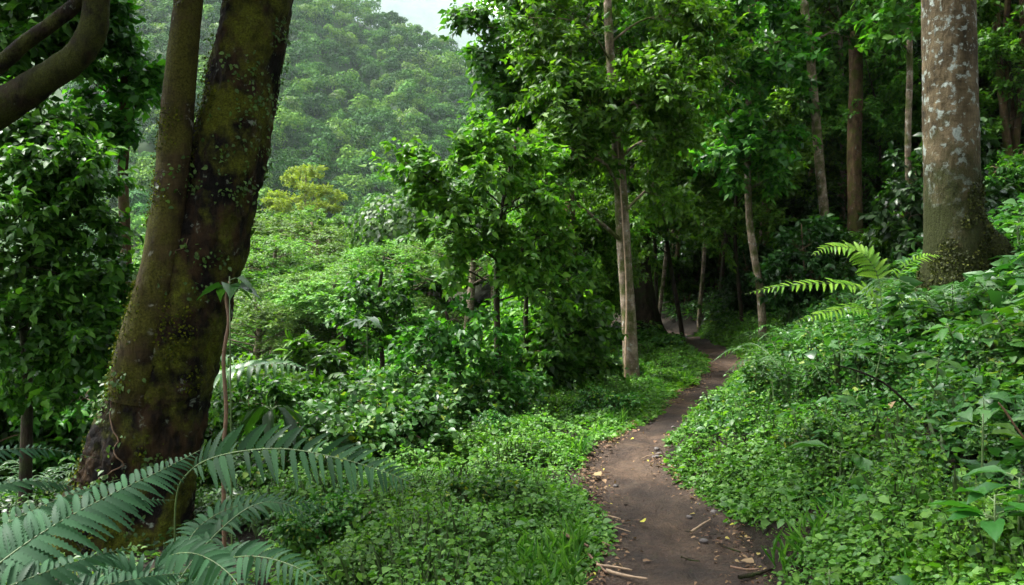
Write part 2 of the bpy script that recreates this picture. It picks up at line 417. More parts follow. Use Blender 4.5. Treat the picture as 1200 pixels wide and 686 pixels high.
def new_tree(name, label, cat, loc, tpts, trad, blobs, bark, leafm, seed=1, group=None, sub=10, twp=7, leaf=None, T=T1, n=30, sides=14, flare=.5, amp=.1, limb=None):
    """tpts/blobs relative to loc. returns root Empty with trunk and crown."""
    rng = np.random.default_rng(seed)
    root = empty(name, loc, label, cat, group)
    w, f = MB(), MB()
    p, r = trunk_tube(w, tpts, trad, n, sides, amp, flare=flare)
    make_crown(rng, p, r, blobs, w, f, sub, twp, leaf, T=T)
    obj('trunk', w.data('trunk', bark), root)
    obj('crown', f.data('crown', leafm), root)
    return root

def crown_blobs(rng, c, r, n, br, flat=.7, shell=.45):
    P = np.array(c) + rand_in(rng, n, shell) * np.array(r)
    return [(p, np.array([1, 1, flat]) * br * rng.uniform(.7, 1.25)) for p in P]

# ------------------------------------------------------------------ ground, path, far land
def axis(a0, a1, fine0, fine1, step, grow=1.09):
    c = list(np.arange(fine0, fine1 + 1e-6, step)); s = step
    while c[-1] < a1: s *= grow; c.append(c[-1] + s)
    s = step
    while c[0] > a0: s *= grow; c.insert(0, c[0] - s)
    return np.array(c)
gx, gy = axis(-900, 900, -7, 10, .16, 1.07), axis(-40, 1500, 1.5, 24, .18, 1.05)
X, Y = np.meshgrid(gx, gy)
Z = h(X, Y)
pathmask = sstep(.12, -.1, np.abs(X - xc(Y)) - hw(Y)) * (Y < 95)
Z = Z - .035 * pathmask
mb = MB(); nx, ny = len(gx), len(gy)
i = np.arange(ny - 1)[:, None] * nx; j = np.arange(nx - 1)[None]
mb.add(np.stack([X, Y, Z], -1).reshape(-1, 3), np.stack([i + j, i + j + 1, i + j + 1 + nx, i + j + nx], -1).reshape(-1, 4))
tag(obj('ground', mb.data('ground', M['soil'])), 'dark forest soil under the plants and trees', 'ground', kind='structure')

ys = np.concatenate([np.arange(-8, 12, .05), np.arange(12, 45, .12)]); us = np.linspace(-1.25, 1.25, 44)
Yp, Up = np.meshgrid(ys, us, indexing='ij')
wv = hw(Yp) * (1 + .22 * vnoise(Yp * 1.3, np.sign(Up) * 7.0) + .12 * vnoise(Yp * 4.1, np.sign(Up) * 3.0))
Xp = xc(Yp) + Up * (wv + .04)
e = np.abs(Up)
Zp = h(xc(Yp), Yp) + .012 - .03 * np.clip(1 - e ** 2, 0, 1) - .10 * sstep(.92, 1.25, e) + .030 * fbm(Xp * 2.6, Yp * 2.6, 9.0, 4) + .022 * fbm(Xp * 9, Yp * 9, 3.0, 3)
Zp = Zp + np.where(Up > .7, .05 * (e - .7), 0)
mb = MB(); nx, ny = len(us), len(ys)
i = np.arange(ny - 1)[:, None] * nx; j = np.arange(nx - 1)[None]
mb.add(np.stack([Xp, Yp, Zp], -1).reshape(-1, 3), np.stack([i + j, i + j + 1, i + j + 1 + nx, i + j + nx], -1).reshape(-1, 4))
tag(obj('path', mb.data('path', M['path'])), 'narrow brown earth footpath winding through the forest', 'path', kind='structure')

# far ridge behind the hill
mb = MB(); rx = np.linspace(-2600, 2600, 200); ry = np.linspace(2300, 3500, 40)
Xr, Yr = np.meshgrid(rx, ry); t = (Yr - 2300) / 1200
Zr = -30 + (1085 + 150 * fbm(Xr / 480, 2.2, 0, 4) - .25 * Xr) * np.sin(np.clip(t, 0, 1) * math.pi * .62) + 34 * fbm(Xr / 110, Yr / 110, 1, 4)
i = np.arange(39)[:, None] * 200; j = np.arange(199)[None]
mb.add(np.stack([Xr, Yr, Zr], -1).reshape(-1, 3), np.stack([i + j, i + j + 1, i + j + 201, i + j + 200], -1).reshape(-1, 4))
ridge_m = soil_mat('far woods', [(.3, (.02, .045, .015)), (.7, (.05, .09, .03))], .02, 2.0, .9, .1)
tag(obj('mountains', mb.data('mountains', ridge_m)), 'distant ridge fading into the mist behind the hill', 'mountains', kind='structure')

# ------------------------------------------------------------------ trees of the foreground
def px_tree(name, label, cat, trunk, blobs, bark, leafm, seed, rpx=True, group=None, extra_top=None, **kw):
    """trunk rows (px,py,d,width_px), blobs rows (px,py,d,radius_px[,s]): measured sizes turned into metres at their distance."""
    px0, py0, d0, w0 = trunk[0]
    b = at(px0, py0, d0); base = np.array([b[0], b[1], float(h(b[0], b[1])) - .06])
    T = [np.zeros(3)] ; RD = [w0 / 2 / FOC * d0 * 1.05]
    for (px, py, d, w) in trunk:
        p = at(px, py, d) - base
        if p[2] > .12: T.append(p); RD.append(w / 2 / FOC * d)
    B = []
    for r in blobs:
        c = at(r[0], r[1], r[2]) - base; rr = r[3] / FOC * r[2]
        B.append((c, np.array([rr, rr, rr * .8]), r[4] if len(r) > 4 else 1.0))
    for e in (extra_top or []): B.append((np.array(e[0]), e[1], e[2]))
    return new_tree(name, label, cat, base, T, RD, B, bark, leafm, seed, group, **kw)

# --- the big mossy tree with two stems
def big_tree():
    D = 5.9
    b = at(150, 600, D); base = np.array([b[0], b[1], float(h(b[0], b[1])) - .15])
    root = empty('mossy_tree', base, 'thick leaning tree with two mossy stems above the big dark fern fronds', 'tree')
    rows = [(148, 640, .47), (152, 600, .42), (166, 545, .37), (182, 470, .345), (200, 420, .325), (220, 343, .315), (240, 290, .295), (254, 235, .275), (270, 180, .262), (285, 100, .258), (304, 0, .25), (322, -120, .25), (352, -300, .22), (380, -560, .16), (395, -800, .08)]
    P = [at(a, c, D) - base for a, c, _ in rows]; P[0][2] = min(P[0][2], -.1); Rr = [r for *_, r in rows]
    s = spline(np.hstack([P, np.array(Rr)[:, None]]), 420)
    def disp(q, d):
        n = fbm(q[..., 0] * 2.6, q[..., 1] * 2.6, q[..., 2] * 1.1, 3) * .20
        f = fbm(q[..., 0] * 11, q[..., 1] * 11, q[..., 2] * 5, 4) * .13
        f2 = fbm(q[..., 0] * 38, q[..., 1] * 38, q[..., 2] * 20, 3) * .06
        th = np.arctan2(d[..., 1], d[..., 0]); fl = np.exp(-np.maximum(q[..., 2], 0) / .45)
        return 1 + n + f + f2 + fl * .30 * (.4 + .6 * np.cos(3 * th + 1.2))
    w = MB(); V, Dn = tube(w, s[:, :3], s[:, 3], 128, 0, disp)
    obj('trunk', w.data('trunk', M['bigbark']), root)
    rows2 = [(150, 470, .13), (162, 420, .155), (180, 350, .14), (191, 295, .128), (199, 230, .117), (207, 150, .112), (213, 80, .107), (221, 0, .10), (232, -120, .10), (246, -300, .09), (252, -600, .05), (250, -760, .02)]
    P2 = [at(a, c, D - .26) - base for a, c, _ in rows2]
    s2 = spline(np.hstack([P2, np.array([r for *_, r in rows2])[:, None]]), 200)
    w = MB()
    V2, Dn2 = tube(w, s2[:, :3], s2[:, 3], 40, 0, lambda q, d: 1 + .10 * fbm(q[..., 0] * 6, q[..., 1] * 6, q[..., 2] * 3, 4) + .04 * fbm(q[..., 0] * 40, q[..., 1] * 40, q[..., 2] * 20, 2))
    obj('stem', w.data('stem', M['stembark']), root)
    # limbs and crown above the picture
    rng = np.random.default_rng(5); w, f = MB(), MB()
    top = s[-1, :3]
    B = crown_blobs(rng, top + np.array([.4, .3, .6]), (3.0, 2.8, 1.5), 11, .8)
    make_crown(rng, s[250:, :3], s[250:, 3], B, w, f, 9, 6, dict(L=.15), bsides=6)
    obj('limb', w.data('limb', M['bigbark']), root); obj('crown', f.data('crown', M['forest']), root)
    # moss tufts and creeping leaves
    mo, iv = MB(), MB()
    def scatter(V, Dn, n, zmax, lo, hi, mb, L, cl=None, out=.0, bias=(-.75, -.25, .3)):
        k, sd, _ = V.shape; kk = int(k * zmax)
        a = rng.integers(0, kk, n * 4); c = rng.integers(0, sd, n * 4)
        p = V[a, c]; d = Dn[a, c]
        mk = fbm(p[:, 0] * 3.5, p[:, 1] * 3.5, p[:, 2] * 2.2, 4) + .28 * (d @ np.array(bias)) + (.22 * np.exp(-p[:, 2] / .5))
        keep = np.where(mk > lo)[0][:n]; p, d = p[keep], d[keep]
        tg = norm(rng.normal(0, 1, p.shape)); tg = norm(tg - d * (tg * d).sum(1, keepdims=True) * .4 - UP * .35)
        leaves(mb, p + d * out + rng.normal(0, .012, p.shape), tg + d * .5, d + rng.normal(0, .4, p.shape), rng.uniform(*L, len(p)), .4, T2)
    scatter(V, Dn, 9000, .72, .30, 1, mo, (.010, .030))
    scatter(V2, Dn2, 4000, .72, .22, 1, mo, (.010, .024))
    obj('moss', mo.data('moss', M['moss']), root)
    for (VV, DD, nc, lim) in ((V, Dn, 42, .7), (V2, Dn2, 6, .45)):
        a = rng.integers(4, int(VV.shape[0] * lim), nc * 6); c = rng.integers(0, VV.shape[1], nc * 6)
        p0, d0 = VV[a, c], DD[a, c]
        mk = fbm(p0[:, 0] * 2.4 + 9, p0[:, 1] * 2.4, p0[:, 2] * 1.6, 3) - .15 * d0[:, 1] + .12 * d0[:, 0]
        kp = np.where(mk > .27)[0][:nc]; p0, d0 = p0[kp], d0[kp]
        for p, d in zip(p0, d0):
            n = int(rng.integers(14, 34)); q = p + d * .02 + rng.normal(0, .06, (n, 3)); q = q - d * ((q - p) @ d)[:, None] * .7
            leaves(iv, q, rng.normal(0, .6, (n, 3)) - UP * .5 + d * .4, d + rng.normal(0, .3, (n, 3)) + UP * .35, rng.uniform(.018, .042, n), .36, TM)
    for q in range(11):
        c = int(rng.integers(0, V.shape[1])); r0 = int(rng.integers(2, 60)); P_ = []
        for i in range(r0, min(r0 + int(rng.integers(60, 190)), int(V.shape[0] * .72)), 3):
            c = (c + int(rng.integers(-3, 4))) % V.shape[1]; P_.append(V[i, c] + Dn[i, c] * .008)
            n = int(rng.integers(0, 4)); d = Dn[i, c]
            if n: leaves(iv, P_[-1] + rng.normal(0, .02, (n, 3)) + d * .012, rng.normal(0, .7, (n, 3)) - UP * .4 + d * .5, d + rng.normal(0, .3, (n, 3)) + UP * .3, rng.uniform(.025, .055, n), .36, TM)
        if len(P_) > 5: tube(iv, spline(P_, len(P_) * 2), np.linspace(.006, .003, len(P_) * 2), 5, 1)
    obj('ivy', iv.data('ivy', [M['ivy'], M['bstem']]), root)
    return root
big_tree()

# --- tree outside the left edge whose mossy limbs reach in
def limb_tree():
    D = 5.0
    b = at(-190, 500, D); base = np.array([b[0], b[1], float(h(b[0], b[1])) - .1])
    root = empty('curved_tree', base, 'mossy tree whose two bare curved limbs hang into the upper left corner', 'tree')
    w = MB()
    trunk_tube(w, [(0, 0, 0), (.05, 0, .8), at(-185, 300, D) - base, at(-165, 215, D) - base], [.2, .17, .15, .13], 40, 24, .15)
    obj('trunk', w.data('trunk', M['bigbark']), root)
    dsp = lambda q, d: 1 + .16 * fbm(q[..., 0] * 7, q[..., 1] * 7, q[..., 2] * 7, 4) + .05 * fbm(q[..., 0] * 40, q[..., 1] * 40, q[..., 2] * 40, 2)
    for rows in ([(-165, 225, .13), (-100, 195, .12), (0, 128, .108), (48, 96, .095), (86, 70, .085), (108, 38, .082), (113, 0, .078), (112, -80, .07), (118, -200, .06), (150, -420, .03)],
                 [(-165, 205, .08), (-110, 160, .062), (-50, 118, .055), (0, 76, .048), (30, 50, .045), (66, 24, .043), (98, -5, .042), (140, -70, .035), (200, -200, .02)]):
        s = spline(np.hstack([[at(a, c, D) - base for a, c, _ in rows], np.array([r for *_, r in rows])[:, None]]), 120)
        w = MB(); tube(w, s[:, :3], s[:, 3], 28, 0, dsp); obj('limb', w.data('limb', M['limbbark']), root)
    rng = np.random.default_rng(8); w, f = MB(), MB()
    tp = np.array([at(-165, 215, D) - base, at(113, -100, D) - base, at(150, -420, D) - base])
    B = crown_blobs(rng, at(60, -560, D + .4) - base, (2.4, 1.6, 1.2), 16, .7) + crown_blobs(rng, at(-60, -380, D - .2) - base, (2.3, 1.9, .8), 22, .65)  # second blob cluster is added out of view to shade the limbs below
    make_crown(rng, tp, np.array([.1, .06, .03]), B, w, f, 8, 6, dict(L=.14))
    obj('branch', w.data('branch', M['bigbark']), root); obj('crown', f.data('crown', M['forest']), root)
limb_tree()

# --- the trunk with pale lichen spots on the right bank
def lichen_tree():
    D = 7.8
    b = at(1119, 360, D); base = np.array([b[0], b[1], float(h(b[0], b[1])) - .12])
    root = empty('lichen_tree', base, 'straight thick trunk with pale lichen spots and mossy flared foot on right bank', 'tree')
    rows = [(1122, 400, .40), (1121, 350, .345), (1120, 312, .30), (1118, 275, .268), (1116, 240, .256), (1115, 200, .25), (1113, 100, .243), (1111, 0, .238), (1108, -150, .228), (1104, -400, .2), (1098, -700, .15), (1095, -950, .06)]
    P = [at(a, c, D) - base for a, c, _ in rows]; P[0] = np.array([.03, 0, -.05])
    s = spline(np.hstack([P, np.array([r for *_, r in rows])[:, None]]), 260)
    def disp(q, d):
        th = np.arctan2(d[..., 1], d[..., 0]); fl = np.exp(-np.maximum(q[..., 2] - .1, 0) / .28)
        return 1 + .05 * fbm(q[..., 0] * 3, q[..., 1] * 3, q[..., 2] * 1.5, 3) + .03 * fbm(q[..., 0] * 18, q[..., 1] * 18, q[..., 2] * 12, 3) + fl * (.38 * np.maximum(0, np.cos(th + .3)) ** 2 + .14 * np.cos(4 * th + 2))
    w = MB(); V, Dn = tube(w, s[:, :3], s[:, 3], 64, 0, disp)
    obj('trunk', w.data('trunk', M['lichbark']), root)
    rng = np.random.default_rng(77)
    dsp = lambda q, d: 1 + .25 * fbm(q[..., 0] * 7, q[..., 1] * 7, q[..., 2] * 7, 4)
    for rw in ([(1138, 262, D - .05, .13), (1158, 288, D - .05, .15), (1176, 312, D - .08, .14), (1198, 335, D - .15, .10), (1225, 352, D - .3, .05)],):
        q = spline(np.hstack([[at(a, c, e) - base for a, c, e, _ in rw], np.array([r for *_, r in rw])[:, None]]), 40)
        w = MB(); Vr, Dr = tube(w, q[:, :3], q[:, 3], 24, 0, dsp); ro = obj('root', w.data('root', M['lichbark']), root)
    mo = MB()
    for VV, DD, n, zt in ((V[:140], Dn[:140], 12000, 1.25), (Vr, Dr, 2500, 2)):
        a = rng.integers(0, len(VV), n * 3); c = rng.integers(0, VV.shape[1], n * 3); p, d = VV[a, c], DD[a, c]
        mk = fbm(p[:, 0] * 4, p[:, 1] * 4, p[:, 2] * 3, 3) * .9 - (p[:, 2] - .95 - .25 * d[:, 0]) * 1.1
        kp = np.where(mk > .1)[0][:n]; p, d = p[kp], d[kp]
        leaves(mo, p + rng.normal(0, .012, p.shape), rng.normal(0, 1, p.shape) - UP * .5 + d * .4, d + rng.normal(0, .4, p.shape), rng.uniform(.012, .034, len(p)), .42, T2)
    obj('moss', mo.data('moss', M['darkmoss']), root)
    w, f = MB(), MB()
    B = crown_blobs(rng, s[-1, :3] + np.array([0, .3, .2]), (3.2, 3.0, 1.4), 12, .85)
    make_crown(rng, s[140:, :3], s[140:, 3], B, w, f, 9, 6, dict(L=.15), bsides=6)
    obj('limb', w.data('limb', M['lichbark']), root); obj('crown', f.data('crown', M['forest']), root)
M['darkmoss'] = leaf_mat('dark moss', (.012, .016, .002), (.026, .034, .004), (.06, .068, .007), .75, .15, .2, objvar=.05)
lichen_tree()

LF = dict(L=.112, W=.25, n=12, tw=.36, droop=.34)
# --- slim pale tree beside the path, with its leafy boughs
px_tree('pale_tree', 'slender pale spotted trunk standing at the left edge of the path', 'tree',
        [(741, 462, 11.3, 19), (739, 420, 11.3, 18), (736, 360, 11.3, 17.5), (731, 290, 11.3, 17), (727, 215, 11.35, 15), (720, 130, 11.4, 12), (715, 60, 11.4, 11), (712, 0, 11.4, 9), (711, -120, 11.4, 7), (708, -260, 11.4, 3)],
        [(655, 185, 10.6, 34, .8), (612, 215, 10.4, 30, .8), (690, 130, 10.9, 38), (650, 118, 10.8, 34), (744, 118, 10.6, 36), (790, 100, 10.8, 40), (700, 180, 11.6, 34, .7), (780, 160, 11.6, 44), (660, 70, 11.2, 42),
         (765, -30, 12.3, 60), (680, -60, 12.2, 60), (800, 20, 11.6, 50), (620, 20, 11.2, 46), (830, 60, 11.8, 44), (770, 215, 12.4, 40, .7)],
        M['palebark'], M['bright'], 21, leaf=LF, sub=15, twp=8, T=T0, flare=.35, sides=20, n=80)
# --- dark understory tree in the middle of the view
px_tree('spreading_tree', 'leafy tree with thin dark stem and drooping glossy leaves in front of the bright hillside', 'tree',
        [(584, 470, 9.6, 9), (583, 400, 9.6, 8), (582, 330, 9.6, 7.5), (587, 270, 9.6, 7), (592, 225, 9.6, 6), (600, 190, 9.6, 5), (608, 150, 9.6, 3)],
        [(470, 194, 9.2, 17, .5), (497, 205, 9.2, 24, .8), (532, 190, 9.3, 32), (560, 215, 9.2, 34), (510, 262, 9.2, 30), (545, 262, 9.3, 36), (590, 190, 9.4, 36), (570, 165, 9.6, 30), (610, 240, 9.4, 36), (575, 300, 9.3, 34), (530, 310, 9.3, 26, .7), (625, 290, 9.5, 34), (640, 215, 9.8, 34), (600, 335, 9.4, 34, .9), (640, 340, 9.6, 30, .7), (655, 270, 9.8, 30, .8)],
        M['darkbark'], M['bright'], 22, leaf=dict(L=.102, W=.28, n=10, tw=.28, droop=.35), sub=8, twp=6, flare=.2, T=T0)
px_tree('sapling', 'slim sapling with thin straight stem right of the dark spreading tree', 'sapling',
        [(618, 505, 10.2, 7), (618, 440, 10.2, 6.5), (616, 380, 10.2, 6), (618, 320, 10.2, 5), (622, 270, 10.2, 3)],
        [(630, 300, 10, 28), (660, 330, 10.2, 32), (600, 420, 10, 24, .7), (650, 390, 10.2, 30), (690, 380, 10.6, 30), (680, 430, 10.6, 28, .8), (640, 450, 10.2, 24, .7)],
        M['darkbark'], M['forest'], 33, leaf=dict(L=.12, W=.3, n=8, tw=.26, droop=.45), sub=12, twp=7, flare=.2)
px_tree('sapling', 'low leafy sapling with several dark stems left of the spreading tree', 'sapling',
        [(548, 530, 8.8, 8), (546, 480, 8.8, 7), (540, 430, 8.8, 6), (530, 390, 8.8, 4), (522, 365, 8.8, 3)],
        [(500, 400, 8.6, 26, .8), (535, 375, 8.7, 28), (570, 400, 8.7, 28), (470, 430, 8.6, 24, .7), (520, 440, 8.6, 28, .8), (580, 445, 8.7, 26, .7)],
        M['darkbark'], M['forest'], 34, leaf=dict(L=.095, W=.3, n=8, tw=.24, droop=.45), sub=9, twp=6, flare=.2)
px_tree('sapling', 'thin sapling with fine leaves under the bright valley trees', 'sapling',
        [(445, 470, 11.5, 6), (448, 420, 11.5, 6), (440, 370, 11.5, 5), (446, 330, 11.5, 4), (450, 300, 11.5, 2)],
        [(430, 345, 11.2, 24, .8), (465, 335, 11.2, 26), (420, 380, 11.2, 26), (480, 375, 11.2, 24, .8), (440, 400, 11.2, 24, .7)],
        M['darkbark'], M['forest'], 35, leaf=dict(L=.10, W=.3, n=8, tw=.24, droop=.4), sub=11, twp=7, flare=.2)
# --- tall tree whose leafy boughs fill the top of the picture
px_tree('leafy_tree', 'tall tree whose boughs overhang the misty gap at the top of the valley', 'tree',
        [(672, 440, 14, 15), (670, 350, 14, 13), (668, 250, 14, 12), (664, 150, 14, 10), (660, 60, 14, 9), (655, -60, 14, 8), (650, -220, 14, 4)],
        [(536, 24, 13, 7, .2), (556, 26, 13, 9, .3), (603, 36, 13.2, 24), (568, 64, 13.2, 10, .3), (592, 80, 13.2, 22, .7), (600, 120, 13.2, 30), (632, 95, 13.3, 42), (635, 40, 13.3, 42), (612, -10, 13.4, 26), (580, 145, 13.4, 24, .7),
         (640, 150, 13.5, 40), (690, 20, 13.6, 50), (745, 55, 13.6, 50), (655, -50, 13.6, 50), (740, -30, 13.6, 60)],
        M['brownbark'], M['forest'], 23, leaf=dict(L=.138, W=.27, n=11, tw=.36, droop=.38), sub=15, twp=8)
# --- dark trunk at the bend of the path
px_tree('dark_tree', 'dark thick trunk with flared foot right where the path bends away', 'tree',
        [(757, 402, 20.5, 30), (756, 380, 20.5, 27), (752, 330, 20.5, 23), (749, 260, 20.5, 21), (748, 180, 20.5, 19), (750, 60, 20.5, 17), (752, -100, 20.5, 12), (752, -260, 20.5, 5)],
        [(700, 210, 19.5, 34), (760, 190, 19.5, 36), (810, 170, 19.5, 36), (720, 120, 20, 44), (790, 110, 20, 44), (690, 60, 20, 50), (770, 20, 20, 60), (840, 70, 20, 50), (840, -40, 20, 60), (700, -60, 20, 60), (860, 150, 20, 40), (660, 260, 19.5, 28, .7)],
        M['darkbark'], M['bright'], 24, leaf=dict(L=.19, W=.28, n=9, tw=.4, droop=.35), sub=14, twp=7, flare=.9, sides=20, n=60)
# --- straight trunks on the shaded slope
px_tree('brown_tree', 'straight brown trunk with mossy upper part, left of the lichen spotted trunk', 'tree',
        [(1002, 295, 19, 18), (1002, 250, 19, 17), (1001, 180, 19, 16), (1003, 100, 19, 16), (1002, 40, 19, 15.5), (1004, 0, 19, 15), (1008, -150, 19, 12), (1010, -400, 19, 6)],
        [(960, -60, 18, 60), (1050, -80, 18, 70), (1000, -160, 19, 80), (930, -170, 19, 80), (1090, -180, 19, 80), (1040, 20, 18, 34, .8), (970, 10, 18, 30, .7)],
        M['brownbark'], M['forest'], 25, leaf=dict(L=.19, W=.28, n=9, tw=.4), sub=14, twp=7, flare=.4, sides=20, n=80)
px_tree('mottled_tree', 'thin grey white mottled trunk leaning slightly, second trunk left of the lichen spotted one', 'tree',
        [(970, 300, 17.5, 12), (968, 270, 17.5, 12), (962, 210, 17.5, 11), (956, 140, 17.5, 10.5), (950, 70, 17.5, 10), (942, 0, 17.5, 9.5), (930, -150, 17.5, 7), (925, -330, 17.5, 3)],
        [(900, -40, 17, 60), (960, -90, 17, 60), (900, 50, 17.4, 44), (930, -160, 17, 80), (985, 40, 17.6, 30, .7), (920, 110, 17.6, 32, .7)],
        M['palebark'], M['forest'], 26, leaf=dict(L=.18, W=.28, n=9, tw=.38), sub=14, twp=7, flare=.3, n=80)
px_tree('slim_pale_tree', 'very thin pale trunk close beside the left edge of the lichen spotted trunk', 'tree',
        [(1064, 275, 14, 7.5), (1065, 230, 14, 7.5), (1064, 160, 14, 7), (1066, 90, 14, 7), (1066, 20, 14, 6.5), (1068, -60, 14, 6), (1068, -240, 14, 3)],
        [(1040, -40, 13.6, 50), (1090, -60, 13.6, 50), (1060, -140, 14, 70), (1040, 35, 13.6, 30, .6)],
        M['palebark'], M['bright'], 27, leaf=dict(L=.17, W=.28, n=9, tw=.36), sub=13, twp=7, flare=.2, n=70)
px_tree('bent_sapling', 'thin bent sapling at the right path edge, pale below and dark above', 'sapling',
        [(894, 398, 15.2, 10), (893, 370, 15.2, 9.5), (890, 335, 15.2, 9), (884, 300, 15.2, 9), (878, 255, 15.2, 8), (876, 180, 15.2, 7.5), (878, 90, 15.2, 7), (880, 0, 15.2, 6.5), (884, -120, 15.2, 4)],
        [(850, 170, 14.8, 34), (905, 150, 14.8, 34), (850, 90, 14.8, 40), (910, 70, 14.8, 44), (880, 10, 14.8, 50), (840, 30, 14.8, 40), (880, -90, 15, 70), (890, 215, 14.8, 26, .6)],
        M['palebark'], M['forest'], 28, leaf=dict(L=.17, W=.28, n=9, tw=.36), sub=13, twp=7, flare=.2, n=70)
px_tree('distant_pale_tree', 'short visible stretch of pale thin trunk high right of the lichen spotted trunk', 'tree',
        [(1176, 215, 18, 8), (1176, 150, 18, 7.5), (1175, 90, 18, 7.5), (1174, 20, 18, 7), (1172, -80, 18, 6), (1170, -240, 18, 3)],
        [(1150, -30, 17, 60), (1200, -40, 17, 60), (1170, -120, 18, 80), (1215, 60, 17.5, 34, .7)],
        M['palebark'], M['forest'], 29, leaf=dict(L=.18, W=.28, n=9, tw=.38), sub=13, twp=7, flare=.2, n=60)
# --- left: forked thin tree and the dark leafy trees round it
t = px_tree('forked_tree', 'thin brown forked trunk behind dark leaves, left of the thick leaning tree', 'tree',
        [(150, 430, 9.5, 14), (149, 340, 9.5, 13), (146, 260, 9.5, 12), (144, 190, 9.5, 11), (146, 110, 9.5, 11), (148, 50, 9.5, 10.5), (146, -40, 9.5, 9), (150, -200, 9.5, 4)],
        [(165, 95, 9.2, 17, .5), (130, 60, 9.2, 28), (110, 100, 9.2, 28, .8), (140, 25, 9.2, 18, .6), (100, 20, 9.2, 30), (118, 155, 9.2, 22, .7), (140, -70, 9.5, 60), (190, 100, 9.3, 9, .2)],
        M['brownbark'], M['forest'], 30, leaf=dict(L=.13, W=.3, n=9, tw=.28, droop=.5), sub=13, twp=8, flare=.2, n=80)
w = MB(); s = spline([at(146, 205, 9.5), at(150, 165, 9.45), at(158, 125, 9.4), (at(163, 95, 9.4))], 14); tube(w, s - np.array(t.location), np.linspace(.036, .02, 14), 8)
obj('limb', w.data('limb', M['brownbark']), t)
px_tree('glossy_tree', 'dark glossy leaved tree filling the left edge under the curved limbs', 'tree',
        [(30, 560, 7.6, 14), (32, 450, 7.6, 12), (28, 350, 7.6, 11), (36, 260, 7.6, 9), (30, 180, 7.6, 6), (34, 100, 7.6, 3)],
        [(15, 200, 7.3, 40), (60, 190, 7.3, 36), (105, 205, 7.4, 30), (35, 255, 7.2, 44), (90, 260, 7.3, 40), (10, 310, 7.2, 44), (65, 320, 7.2, 44), (115, 320, 7.4, 32), (20, 375, 7.2, 44), (85, 385, 7.3, 44), (130, 390, 7.4, 26, .7), (30, 435, 7.3, 40), (100, 440, 7.4, 40), (-40, 250, 7.3, 50), (-40, 350, 7.3, 50), (15, 145, 7.4, 30), (60, 140, 7.6, 20, .6)],
        M['darkbark'], M['forest'], 31, leaf=dict(L=.095, W=.30, n=10, tw=.26, droop=.45), sub=12, twp=7, T=TM)
px_tree('shady_tree', 'dark tree with leaves showing between the curved limbs at the top left', 'tree',
        [(-30, 500, 8.8, 18), (-25, 350, 8.8, 16), (-10, 200, 8.8, 14), (0, 100, 8.8, 12), (10, 0, 8.8, 10), (10, -120, 8.8, 5)],
        [(15, 35, 8.4, 40), (60, 60, 8.5, 26, .7), (30, -10, 8.4, 44), (75, 10, 8.5, 30), (15, 95, 8.4, 28, .7), (-50, 60, 8.5, 60), (60, -60, 8.5, 60), (-40, -60, 8.5, 70), (-60, 160, 8.6, 50)],
        M['darkbark'], M['forest'], 32, leaf=dict(L=.125, W=.3, n=9, tw=.28, droop=.5), sub=13, twp=8)

# ------------------------------------------------------------------ kinds copied through the forest
def canopy_kind(name, seed, ht, cr, bark, leafm, L=.2, nb=30):
    rng = np.random.default_rng(seed); lean = rng.normal(0, .35, 2)
    T = [(0, 0, -.2), (0, 0, .6), (lean[0] * .3, lean[1] * .3, ht * .3), (lean[0] * .7, lean[1] * .7, ht * .6), (lean[0], lean[1], ht * .95)]
    B = crown_blobs(rng, (lean[0], lean[1], ht * .78), (cr, cr, ht * .26), nb, cr * .30)
    B += crown_blobs(rng, (lean[0] * .4, lean[1] * .4, ht * .42), (cr * .55, cr * .55, ht * .14), max(3, nb // 7), cr * .20)
    return new_tree(name, 'pending', 'tree', (0, 0, 0), T, [.2, .17, .14, .11, .03], B, bark, leafm, seed, sub=12, twp=7, leaf=dict(L=L, W=.27, n=9, tw=.45, droop=.35), flare=.7, n=40)
def under_kind(name, seed, ht, cr, bark, leafm, L=.15, nb=20):
    rng = np.random.default_rng(seed); lean = rng.normal(0, .3, 2)
    T = [(0, 0, -.2), (0, 0, .3), (lean[0] * .5, lean[1] * .2, ht * .35), (lean[0] * .6, lean[1], ht * .65), (lean[0] * 1.3, lean[1], ht * .95)]
    B = crown_blobs(rng, (lean[0], lean[1], ht * .62), (cr, cr, ht * .36), nb, cr * .34, .75)
    return new_tree(name, 'pending', 'tree', (0, 0, 0), T, [.055, .05, .042, .034, .012], B, bark, leafm, seed, sub=11, twp=7, leaf=dict(L=L, W=.28, n=9, tw=.32, droop=.42), flare=.3, n=30, sides=10)
def shrub_kind(name, seed, ht, cr, leafm, L=.12, W=.28, nb=12, stems=4, sub=8, tw=.24):
    rng = np.random.default_rng(seed); root = empty(name, (0, 0, 0), 'pending', 'shrub'); w, f = MB(), MB()
    for k in range(stems):
        a = rng.uniform(0, 6.28); e = np.array([math.cos(a), math.sin(a), 0]) * cr * rng.uniform(.2, .6)
        tp = spline([(0, 0, -.1), e * .35 + UP * ht * .3, e + UP * ht * rng.uniform(.7, 1)], 12); tr = np.linspace(.022, .008, 12)
        tube(w, tp, tr, 6)
        B = crown_blobs(rng, e + UP * ht * .6, (cr * .65, cr * .65, ht * .38), max(2, nb // stems), cr * .38, .8)
        make_crown(rng, tp, tr, B, w, f, sub, 6, dict(L=L, W=W, n=8, tw=tw, droop=.42), T=TM)
    obj('stem', w.data('stem', M['bstem']), root); obj('foliage', f.data('foliage', leafm), root)
    return root

